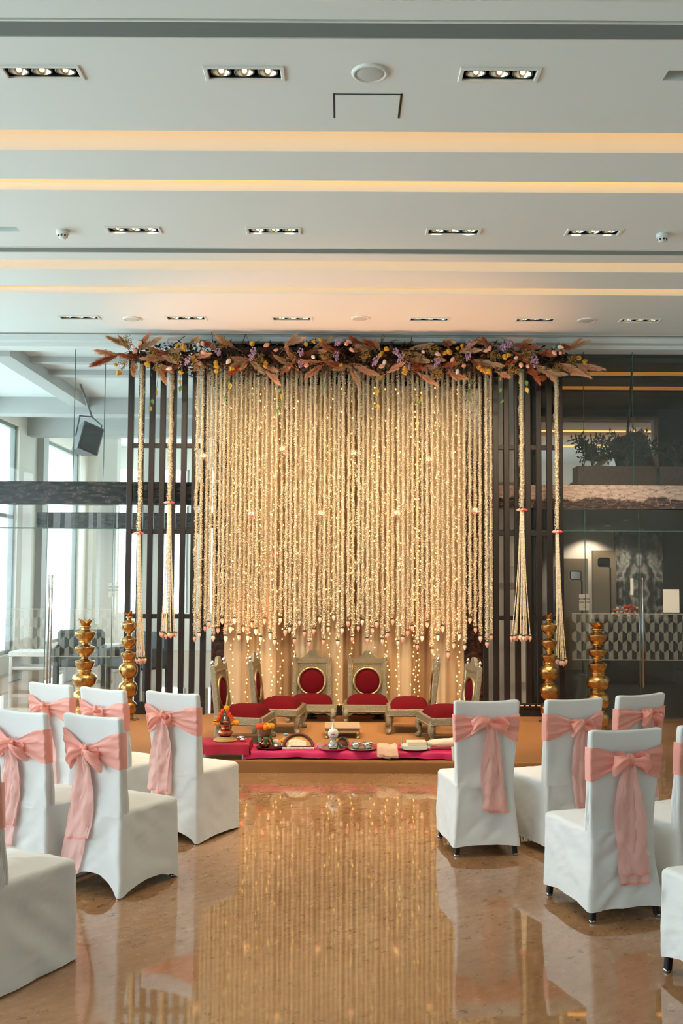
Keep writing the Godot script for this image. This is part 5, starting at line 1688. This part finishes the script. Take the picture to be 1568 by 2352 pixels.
	# rolled white bundle and the napkin in front of it
	var bu := thing("cloth_bundle", "rolled white cloth bundle at the right end of the low table", "cloth", Vector3(0.9, h + 0.045, -8.68))
	st = begin()
	grid(st, 22, 26, func(u, v):
		var a: float = TAU * u
		var x: float = (v - 0.5) * 0.3
		var r := (0.046 + 0.014 * smoothstep(0.55, 0.9, v)) * pow(sin(PI * clampf(v * 0.94 + 0.03, 0, 1)), 0.3) + 0.007 * nz.get_noise_3d(cos(a) * 1.6, sin(a) * 1.6, v * 7.0)
		return Vector3(x, sin(a) * r * 0.85 + 0.014 * v, cos(a) * r), true)
	part(bu, "roll", done(st), M["cream cloth"])
	var np := thing("white_napkin", "stiff white napkin leaning on the table edge beside covered chair", "napkin", Vector3(0.99, STAGE + 0.058, -8.545))
	st = begin(false)
	box(st, Vector3.ZERO, Vector3(0.09, 0.115, 0.006), 0.002, Basis(Vector3.BACK, 0.08) * Basis(Vector3.RIGHT, -0.2))
	box(st, Vector3(0.006, 0.004, 0.008), Vector3(0.08, 0.1, 0.004), 0.002, Basis(Vector3.BACK, -0.02) * Basis(Vector3.RIGHT, -0.18))
	part(np, "fold", done(st), M["paper"])

func poly_fan(fan: Node3D) -> void:
	var st := begin()
	var poly := PackedVector2Array()
	for i in 25:
		var a := PI * i / 24.0
		poly.append(Vector2(cos(a) * 0.122, sin(a) * 0.125 + 0.012))
	extrude(st, poly, -0.012, -0.006)
	part(fan, "basket_base", done(st), M["gold cloth"])
	st = begin()
	var pts := []
	for i in 29:
		var a := PI * i / 28.0
		pts.append(Vector3(cos(a) * 0.126, sin(a) * 0.13 + 0.012, 0.003))
	tube(st, pts, 0.0125, 8)
	tube(st, [Vector3(-0.126, 0.014, 0.004), Vector3(0.126, 0.014, 0.004)], 0.008, 8)
	part(fan, "rim", done(st), M["maroon"])
	st = begin()
	grid(st, 10, 8, func(u, v): return Vector3((u - 0.55) * 0.15, 0.025 + v * 0.075 * (1.0 - 0.6 * absf(u - 0.4)), 0.004 + 0.012 * nz.get_noise_2d(u * 5.0, v * 5.0)))
	part(fan, "cream_cloth", done(st), M["cream cloth"])
	st = begin()
	for i in 24: ball(st, Vector3(-0.13 + 0.0113 * i, -0.006, 0.012), Vector3(0.009, 0.012, 0.01), 6, 4)
	part(fan, "white_fringe", done(st), M["paper"])

func bowl(at: Vector3, r: float, h: float, label: String, m: String, fill := -1) -> void:
	var t := thing("steel_bowl", label, "bowl", at)
	part(t, "bowl_wall", lathem([[0.0, 0.0], [r * 0.62, 0.0], [r * 0.9, h * 0.45], [r, h], [r * 0.95, h * 0.97], [r * 0.84, h * 0.45], [r * 0.55, 0.004], [0.0, 0.004]], 24), M[m])
	if fill >= 0:
		part(t, "filling", lathem([[0.0, h * 0.72], [r * 0.6, h * 0.66], [r * 0.88, h * 0.55]], 16), M[["maroon", "gold cloth", "marigold orange", "cream cloth", "paper", "paper", "cream cloth"][fill]])

# ------------------------------------------------------------------ stacked brass pots
func brass_column(label: String, at: Vector3, big: bool) -> void:
	var t := thing("brass_pot_column", label, "pot column", at, rng.randf() * TAU)
	var k := 1.0
	# pots from the floor upward: [height, greatest radius, where the greatest radius lies, neck radius below, neck radius above]
	var pots := [[0.20, 0.125, 0.6, 0.075, 0.075], [0.205, 0.128, 0.6, 0.07, 0.075], [0.19, 0.13, 0.62, 0.07, 0.07], [0.155, 0.107, 0.80, 0.072, 0.036], [0.155, 0.107, 0.80, 0.056, 0.034], [0.165, 0.108, 0.80, 0.06, 0.042]]
	if not big: pots = [[0.165, 0.098, 0.55, 0.06, 0.05], [0.185, 0.1, 0.6, 0.05, 0.053], [0.17, 0.1, 0.55, 0.053, 0.055], [0.115, 0.083, 0.82, 0.056, 0.028], [0.15, 0.084, 0.74, 0.037, 0.022], [0.15, 0.084, 0.76, 0.037, 0.024]]
	var total := 0.0
	for p in pots: total += p[0]
	var want := 1.085
	k = (want - 0.04) / total
	part(t, "base_foot", lathem(rounded([[0.0, 0.0], [pots[0][1] * 1.12, 0.0], [pots[0][1] * 1.1, 0.012], [pots[0][3] * 1.1, 0.03], [pots[0][3], 0.042]], 3), 32), M["brass"])
	var y := 0.04
	for i in pots.size():
		var p: Array = pots[i]
		var h: float = p[0] * k
		var rm: float = p[1]
		var peak: float = p[2]
		var prof := []
		if i < 3:
			# round pots
			prof = rounded([[p[3] * 0.98, 0.0], [p[3] * 1.05, 0.004], [p[3] * 1.03, 0.012], [rm * 0.84, h * 0.2], [rm, h * 0.48], [rm * 0.93, h * 0.72], [p[4] * 1.12, h * 0.88], [p[4], h * 0.92], [p[4] * 1.08, h * 0.97], [p[4] * 1.08, h]], 4)
		else:
			# shouldered pots: a deep bowl, a crisp shoulder, a narrow neck
			prof = rounded([[p[3] * 1.06, 0.0], [p[3] * 1.08, 0.006], [p[3] * 0.98, 0.012], [rm * 0.86, h * 0.3], [rm * 0.98, h * 0.52], [rm, h * 0.63]], 4)
			prof.append_array([[rm * 1.015, h * 0.645], [rm * 0.99, h * 0.665]])
			prof.append_array(rounded([[rm * 0.97, h * 0.675], [rm * 0.62, h * 0.76], [p[4] * 1.08, h * 0.84], [p[4], h * 0.9], [p[4] * 1.05, h * 0.97], [p[4] * 1.25, h]], 3))
		part(t, "brass_pot", lathem(prof, 40), M["brass"], Vector3(0, y, 0))
		y += h
	# pointed metal leaves
	var n := 6 if big else 5
	var r0: float = pots[5][4]
	part(t, "crown_ring", lathem([[r0 * 1.2, -0.004], [r0 * 1.42, 0.002], [r0 * 1.42, 0.01], [r0 * 1.15, 0.014]], 28), M["brass"], Vector3(0, y, 0))
	for i in n:
		var st := begin()
		var len_ := 0.105 if big else 0.09
		grid(st, 4, 6, func(u, v):
			var w: float = (0.034 if big else 0.028) * (1.0 - pow(v, 1.6)) + 0.001
			var x: float = (u - 0.5) * 2.0
			return Vector3(r0 * 0.9 + len_ * (0.15 * v + 0.75 * v * v) - 0.012 * x * x * (1.0 - v), len_ * (0.92 * v - 0.12 * v * v), x * w))
		var lf := part(t, "crown_leaf", done(st), M["brass leaf"], Vector3(0, y + 0.006, 0))
		lf.rotation.y = TAU * i / n

func brass_columns() -> void:
	brass_column("slender stacked brass pot column on the stage before the left screen", Vector3(-2.28, STAGE, -10.78), false)
	brass_column("slender stacked brass pot column on the stage before the right screen", Vector3(2.24, STAGE, -10.78), false)
	brass_column("stout stacked brass pot column left of the stage, before the bright glass", Vector3(-2.74, 0.0, -10.75), true)
	brass_column("stout stacked brass pot column right of the stage, before the dark glass", Vector3(2.75, 0.0, -10.75), true)

# ------------------------------------------------------------------ covered chairs (front along -z)
func chair_half(y: float) -> float:
	if y > 0.44: return lerpf(0.176, 0.2, smoothstep(0.44, 0.9, y))
	return lerpf(0.212, 0.176, smoothstep(-0.05, 0.44, y))

func chair_rear(y: float) -> float:
	return 0.055 * pow(maxf(0.0, (y - 0.44) / 0.475), 1.3) + 0.04 * pow(maxf(0.0, 1.0 - y / 0.44), 1.6)

func box_ring(n: int, c: int) -> Array:
	# [which side 0 rear 1 right 2 front 3 left, -1..1 along it, corner angle share or -1]
	var o := []
	for s in 4:
		for i in n + 1: o.append([s, -1.0 + 2.0 * i / n, -1.0])
		for i in range(1, c): o.append([s, 1.0, float(i) / c])
	return o

func ring_point(e: Array, hr: float, hf: float, zr: float, zf: float, r: float) -> Vector2:
	# rear edge at zr (towards +z), front at zf; widths differ front to rear
	var corners := [Vector2(-hr, zr), Vector2(hr, zr), Vector2(hf, zf), Vector2(-hf, zf)]
	var a: Vector2 = corners[e[0]]
	var b: Vector2 = corners[(e[0] + 1) % 4]
	var d := (b - a).normalized()
	if e[2] < 0.0: return (a + d * r).lerp(b - d * r, e[1] * 0.5 + 0.5)
	var d2: Vector2 = (corners[(e[0] + 2) % 4] - b).normalized()
	var t: float = e[2]
	var p0 := b - d * r
	var p1 := b + d2 * r
	return p0.lerp(b, t).lerp(b.lerp(p1, t), t)

func chair(label: String, at: Vector3, turn_deg: float, q: Dictionary) -> void:
	var t := thing("covered_chair", label, "chair", at, deg_to_rad(turn_deg), "white covered chairs with pink sashes")
	var sd: float = q.seed * 13.7
	var ring := box_ring(12, 4)
	var st := begin()
	var arch: Array = q.arch       # how far the hem rises at rear, right, front, left
	var gap: float = q.gap         # hem height at the corners
	var seat := 0.435
	var crease: float = q.get("crease", 1.0)
	var nlev := 30
	var rows := []
	for j in nlev + 1:
		var row := PackedVector3Array()
		for e in ring:
			var s: float = e[1] if e[2] < 0.0 else 1.0
			var hem: float = gap + arch[e[0]] * (1.0 - pow(absf(s), 2.4)) if e[2] < 0.0 else gap
			var tv := minf(1.0, float(j) / (nlev - 5))
			var y := lerpf(hem, seat - 0.028, tv)
			var inset := 0.0
			if j > nlev - 5:
				var a := (j - (nlev - 5)) / 5.0 * PI / 2
				y = seat - 0.028 + 0.028 * sin(a)
				inset = 0.028 * (1.0 - cos(a))
			var hr := chair_half(y) - inset
			var hf := lerpf(0.208, 0.2, y / seat) - inset
			var zr := chair_rear(y) - inset * 0.2
			var zf := -0.445 - 0.01 * (1.0 - y / seat) + inset
			var p := ring_point(e, hr, hf, zr, zf, 0.03 if e[0] in [1, 2] else 0.022)
			var nrm: Vector2 = [Vector2(0, 1), Vector2(1, 0), Vector2(0, -1), Vector2(-1, 0)][e[0]]
			var edge := 1.0 - pow(absf(s), 4.0)
			var w := 0.009 * nz.get_noise_3d(p.x * 5.0 + sd, y * 4.0, p.y * 5.0)
			w += 0.0085 * crease * nz.get_noise_2d((s * 0.5 * (1 if e[0] % 2 else -1) + y * 3.4) * 2.2 + sd, s * 0.6 + e[0] * 5.0) * edge
			w -= 0.008 * edge * sin(PI * clampf(y / seat, 0, 1))
			p += nrm * w * (1.0 if inset == 0.0 else 0.5)
			row.append(Vector3(p.x, y, p.y))
		rows.append(row)
	var m := ring.size()
	# domed seat top closing towards the middle
	var top: PackedVector3Array = rows[nlev]
	for k in range(1, 7):
		var f := k / 6.0
		var row := PackedVector3Array()
		for i in m:
			var p := top[i].lerp(Vector3(0, seat, -0.21), f)
			p.y = seat + 0.03 * sin(f * PI / 2) + 0.007 * nz.get_noise_2d(p.x * 9.0 + sd, p.z * 9.0) * minf(f * 3.0, 1.0)
			row.append(p)
		rows.append(row)
	for j in rows.size() - 1:
		for i in m:
			var i2 := (i + 1) % m
			quad(st, rows[j][i], rows[j + 1][i], rows[j + 1][i2], rows[j][i2])
	# the back: a slab that leans and widens upward
	rows = []
	var lv := 26
	for j in lv + 1:
		var row := PackedVector3Array()
		var tv := minf(1.0, float(j) / (lv - 4))
		var y0 := lerpf(0.40, 0.903, tv)
		var inset := 0.0
		if j > lv - 4:
			var a := (j - (lv - 4)) / 4.0 * PI / 2
			y0 = 0.903 + 0.014 * sin(a)
			inset = 0.014 * (1.0 - cos(a))
		for e in ring:
			var s: float = e[1] if e[2] < 0.0 else 1.0
			var y := y0
			if e[0] % 2 == 0: y += 0.007 * s * s * smoothstep(0.7, 0.9, y0)
			else: y += 0.007 * smoothstep(0.7, 0.9, y0)
			var hw := chair_half(y0) - inset
			var zr := chair_rear(y0)
			var th := lerpf(0.07, 0.042, smoothstep(0.42, 0.8, y0))
			var p := ring_point(e, hw, hw, zr - inset, zr - th + inset, 0.014)
			var nrm: Vector2 = [Vector2(0, 1), Vector2(1, 0), Vector2(0, -1), Vector2(-1, 0)][e[0]]
			var edge := 1.0 - pow(absf(s), 4.0)
			var w := 0.007 * nz.get_noise_3d(p.x * 6.0 + sd, y * 5.0, e[0] * 3.0)
			w += 0.006 * crease * nz.get_noise_2d((s * 0.8 + y * 4.0) * 2.4 + sd, s) * edge
			w *= lerpf(1.0, 0.3, smoothstep(0.58, 0.66, y))
			if e[0] == 0: w -= 0.012 * edge * smoothstep(0.4, 0.6, y)
			row.append(Vector3(p.x, y, p.y) + Vector3(nrm.x, 0, nrm.y) * w)
		rows.append(row)
	var cap: PackedVector3Array = rows[lv]
	var last := PackedVector3Array()
	for p in cap: last.append(Vector3(p.x * 0.96, p.y + 0.001, chair_rear(0.91) - 0.021))
	rows.append(last)
	for j in rows.size() - 1:
		for i in m:
			var i2 := (i + 1) % m
			quad(st, rows[j][i], rows[j + 1][i], rows[j + 1][i2], rows[j][i2])
	part(t, "chair_cover", done(st), M["chair cloth"])
	# black legs with steel glides
	for s in [-1.0, 1.0]:
		for z in [0, 1]:
			var lg := begin(false)
			var x: float = s * (0.172 if z == 0 else 0.176)
			var zc: float = 0.004 if z == 0 else -0.418
			var b := Basis(Vector3.BACK, 0.09 * s) * Basis(Vector3.RIGHT, -0.06 if z == 0 else 0.03)
			box(lg, Vector3(x, 0.072, zc), Vector3(0.028, 0.13, 0.028), 0.004, b)
			var leg := part(t, "leg", done(lg), M["black"])
			part(leg, "glide", lathem([[0.0, 0.0], [0.014, 0.0], [0.0155, 0.014], [0.0, 0.014]], 12), M["steel"], Vector3(x + 0.008 * s, 0.0, zc + (0.005 if z == 0 else -0.003)))
	if not q.has("knot"): return
	sash(t, q, sd)

func sash(t: Node3D, q: Dictionary, sd: float) -> void:
	var kx: float = q.knot[0]
	var ky: float = q.knot[1]
	var hi: float = q.get("hi", 0.84)
	var lo: float = q.get("lo", 0.675)
	var st := begin()
	# the band round the back, gathered to the knot
	grid(st, 64, 22, func(u, v):
		var hw := 0.1945
		var s: float = (u - 0.5) * 2.0
		var along: float = s * (hw + 0.05)
		var x := clampf(along, -hw, hw)
		var wrap := maxf(0.0, absf(along) - hw)
		var d := absf(x - kx) / (hw + (kx if x < kx else -kx))
		var spread := smoothstep(0.0, 0.95, d)
		var c := lerpf(ky, (hi + lo) / 2.0, pow(d, 0.85))
		var y: float = c + (v - 0.5) * lerpf(0.04, hi - lo, spread)
		var fold := 0.006 * sin(v * 19.0 + d * 2.5 + sd) * (0.3 + 0.7 * (1.0 - d)) + 0.009 * nz.get_noise_2d(v * 5.0 + sd, x * 5.0)
		var z: float = chair_rear(y) + 0.009 + maxf(fold, -0.005) + 0.012 * (1.0 - spread)
		z -= 0.011 * (1.0 - pow(absf(x) / hw, 4.0)) * 0.6
		x *= (chair_half(y) + 0.0045) / hw
		if wrap > 0.0: z = chair_rear(y) + 0.004 - wrap
		return Vector3(x, y, z))
	part(t, "sash_band", done(st), M["sash organza"])
	var zk := chair_rear(ky) + 0.022
	var bow := part(t, "knot", knot_mesh(sd), M["sash organza"], Vector3(kx, ky, zk))
	for s in [-1.0, 1.0]:
		var len_: float = q.loops[0 if s < 0.0 else 1]
		var lift: float = q.loops[2] if q.loops.size() > 2 else 0.25
		var l := begin()
		grid(l, 40, 12, func(u, v):
			var a: float = TAU * u
			var out := len_ * 0.5 * (1.0 - cos(a))
			var far := out / len_
			var hw2 := lerpf(0.014, 0.044, pow(far, 0.6)) * (1.0 + 0.15 * sin(a + sd))
			var puff := 0.034 * sin(a) * pow(sin(a * 0.5), 0.6) + 0.01
			var y: float = (v - 0.5) * 2.0 * hw2 + lift * out - 0.55 * out * far * far
			var curl := 0.016 * cos((v - 0.5) * PI) * far
			return Vector3(s * (out + 0.006 * sin(v * 7.0 + sd) * far), y + 0.004 * sin(v * 15.0 + a * 2.0), puff + curl + 0.005 * sin(v * 11.0 + sd + a) * far), true)
		var lp := part(bow, "bow_loop", done(l), M["sash organza"])
		lp.rotation.x = s * (0.25 + 0.2 * sin(sd)) + 0.3
	for k in q.tails.size():
		var tl: Array = q.tails[k]      # [foot x offset, foot y, half width, sway]
		var ts := begin()
		var hem := begin()
		var fx: float = tl[0]; var fy: float = tl[1]; var w: float = tl[2]; var skew: float = tl[3]
		var f := func(u: float, v: float) -> Vector3:
			var y: float = lerpf(ky + 0.008, fy, v) + (skew * (u - 0.5) * v)
			var wd := lerpf(0.022, w * 1.12, smoothstep(0.0, 0.6, v + 0.08))
			var cx := lerpf(kx, kx + fx, pow(v, 0.8)) + 0.008 * sin(v * 4.0 + sd + k)
			var x := cx + (u - 0.5) * 2.0 * wd
			var z: float = chair_rear(y) + 0.016 + 0.007 * (1 - k) + 0.014 * sin(PI * minf(v * 5.0, 1.0)) * (1.0 - v)
			z += 0.007 * sin(u * 10.0 + k * 2.0 + sd + v * 2.5) * lerpf(1.0, 0.35, v) + 0.016 * nz.get_noise_2d(u * 1.6 + sd + v * 1.2, v * 3.0 + k * 4.0) * minf(v * 3.0, 1.0)
			return Vector3(x, y, z)
		grid(ts, 20, 34, f)
		part(t, "sash_tail", done(ts), M["sash tail organza"])
		grid(hem, 20, 2, func(u, v): return f.call(u, 0.982 + 0.018 * v) + Vector3(0, 0, 0.0012))
		part(t, "tail_hem", done(hem), M["sash hem"])

func knot_mesh(sd: float) -> ArrayMesh:
	var st := begin()
	grid(st, 18, 10, func(u, v):
		var a: float = TAU * u
		var e: float = PI * (v - 0.5)
		var d := Vector3(cos(a) * cos(e), sin(e), sin(a) * cos(e))
		var r := 1.0 + 0.22 * sin(a * 3.0 + sd + e * 2.0)
		return Vector3(d.x * 0.026, d.y * 0.03, d.z * 0.02) * r, true)
	return done(st)

func chairs() -> void:
	var flat := [0.012, 0.0, 0.0, 0.0]
	# right block, front row
	chair("white covered chair at the aisle, front row right, bow with two equal loops", Vector3(0.872, 0, -6.06), 7.0, {"seed": 1, "arch": flat, "gap": 0.058, "knot": [0.005, 0.79], "loops": [0.105, 0.115, 0.3], "tails": [[0.045, 0.265, 0.06, -0.02], [0.07, 0.255, 0.055, 0.0]]})
	chair("white covered chair second from the aisle, front row right, before slender brass pots", Vector3(1.41, 0, -6.16), 21.0, {"seed": 2, "arch": flat, "gap": 0.05, "knot": [0.04, 0.765], "loops": [0.075, 0.085, 0.15], "tails": [[0.05, 0.26, 0.045, 0.0], [0.03, 0.24, 0.055, 0.03]]})
	chair("white covered chair farthest right in front row, half hidden by the chair before it", Vector3(1.885, 0, -6.40), 29.0, {"seed": 3, "arch": flat, "gap": 0.05, "knot": [0.045, 0.80], "loops": [0.06, 0.095, 0.1], "tails": [[0.01, 0.3, 0.06, 0.0], [0.04, 0.27, 0.06, 0.0]]})
	# right block, second row
	chair("white covered chair with wrinkled back and long coral tails, second row right", Vector3(1.39, 0, -4.975), 16.0, {"seed": 4, "arch": [0.01, 0.0, 0.0, 0.02], "gap": 0.055, "crease": 2.4, "knot": [0.005, 0.775], "loops": [0.095, 0.105, 0.32], "tails": [[0.03, 0.215, 0.078, 0.0], [0.035, 0.17, 0.07, 0.0]]})
	chair("white covered chair cut by the right edge, second row, banded with coral sash", Vector3(1.865, 0, -5.165), 25.0, {"seed": 5, "arch": flat, "gap": 0.05, "knot": [0.03, 0.77], "loops": [0.08, 0.09, 0.2], "tails": [[0.02, 0.25, 0.06, 0.0], [0.04, 0.24, 0.06, 0.0]]})
	chair("white covered chair seat at the lower right corner, nearest on the right", Vector3(1.70, 0, -3.99), 19.0, {"seed": 6, "arch": [0.0, 0.0, 0.02, 0.03], "gap": 0.062, "crease": 2.6, "knot": [0.0, 0.77], "loops": [0.08, 0.09, 0.2], "tails": [[0.02, 0.25, 0.06, 0.0], [0.04, 0.24, 0.06, 0.0]]})
	# left block, front row
	chair("white covered chair at the aisle, front row left, beside the crimson table", Vector3(-1.045, 0, -6.37), -27.0, {"seed": 7, "arch": [0.06, 0.012, 0.0, 0.05], "gap": 0.008, "knot": [-0.055, 0.775], "loops": [0.085, 0.06, -0.1], "lo": 0.66, "tails": [[-0.055, 0.30, 0.07, 0.0], [-0.02, 0.28, 0.06, 0.0]]})
	chair("white covered chair second from the aisle, front row left, before slender brass pots", Vector3(-1.525, 0, -6.56), -33.0, {"seed": 8, "arch": [0.06, 0.0, 0.0, 0.05], "gap": 0.012, "knot": [-0.04, 0.775], "loops": [0.09, 0.07, 0.05], "lo": 0.66, "tails": [[-0.05, 0.30, 0.06, 0.0], [-0.02, 0.28, 0.06, 0.0]]})
	chair("white covered chair farthest left in front row, before the stout brass pots", Vector3(-1.945, 0, -6.83), -32.0, {"seed": 9, "arch": [0.06, 0.0, 0.0, 0.05], "gap": 0.012, "knot": [-0.045, 0.765], "loops": [0.09, 0.06, -0.1], "lo": 0.66, "tails": [[0.03, 0.22, 0.075, 0.0], [-0.01, 0.28, 0.05, 0.0]]})
	# left block, second row
	chair("white covered chair with arched hem at the aisle, second row left, pink tails", Vector3(-1.29, 0, -5.345), -30.0, {"seed": 10, "arch": [0.10, 0.045, 0.0, 0.05], "gap": 0.008, "crease": 1.2, "knot": [-0.04, 0.74], "loops": [0.105, 0.11, 0.0], "hi": 0.845, "lo": 0.655, "tails": [[-0.065, 0.27, 0.072, 0.02], [-0.105, 0.10, 0.07, 0.0]]})
	chair("white covered chair second row left, at the picture edge behind the arched one", Vector3(-1.72, 0, -5.50), -31.0, {"seed": 11, "arch": [0.05, 0.0, 0.0, 0.05], "gap": 0.012, "crease": 1.6, "knot": [-0.05, 0.745], "loops": [0.11, 0.10, 0.05], "lo": 0.655, "tails": [[-0.05, 0.30, 0.06, 0.0], [-0.075, 0.19, 0.075, 0.0]]})
	chair("white covered chair cut by the left edge, nearest on the left, only its seat showing", Vector3(-1.52, 0, -4.12), -27.0, {"seed": 12, "arch": [0.05, 0.0, 0.0, 0.05], "gap": 0.008, "crease": 2.0, "knot": [-0.04, 0.75], "loops": [0.1, 0.1, 0.0], "lo": 0.655, "tails": [[-0.06, 0.3, 0.07, 0.0], [-0.09, 0.2, 0.07, 0.0]]})
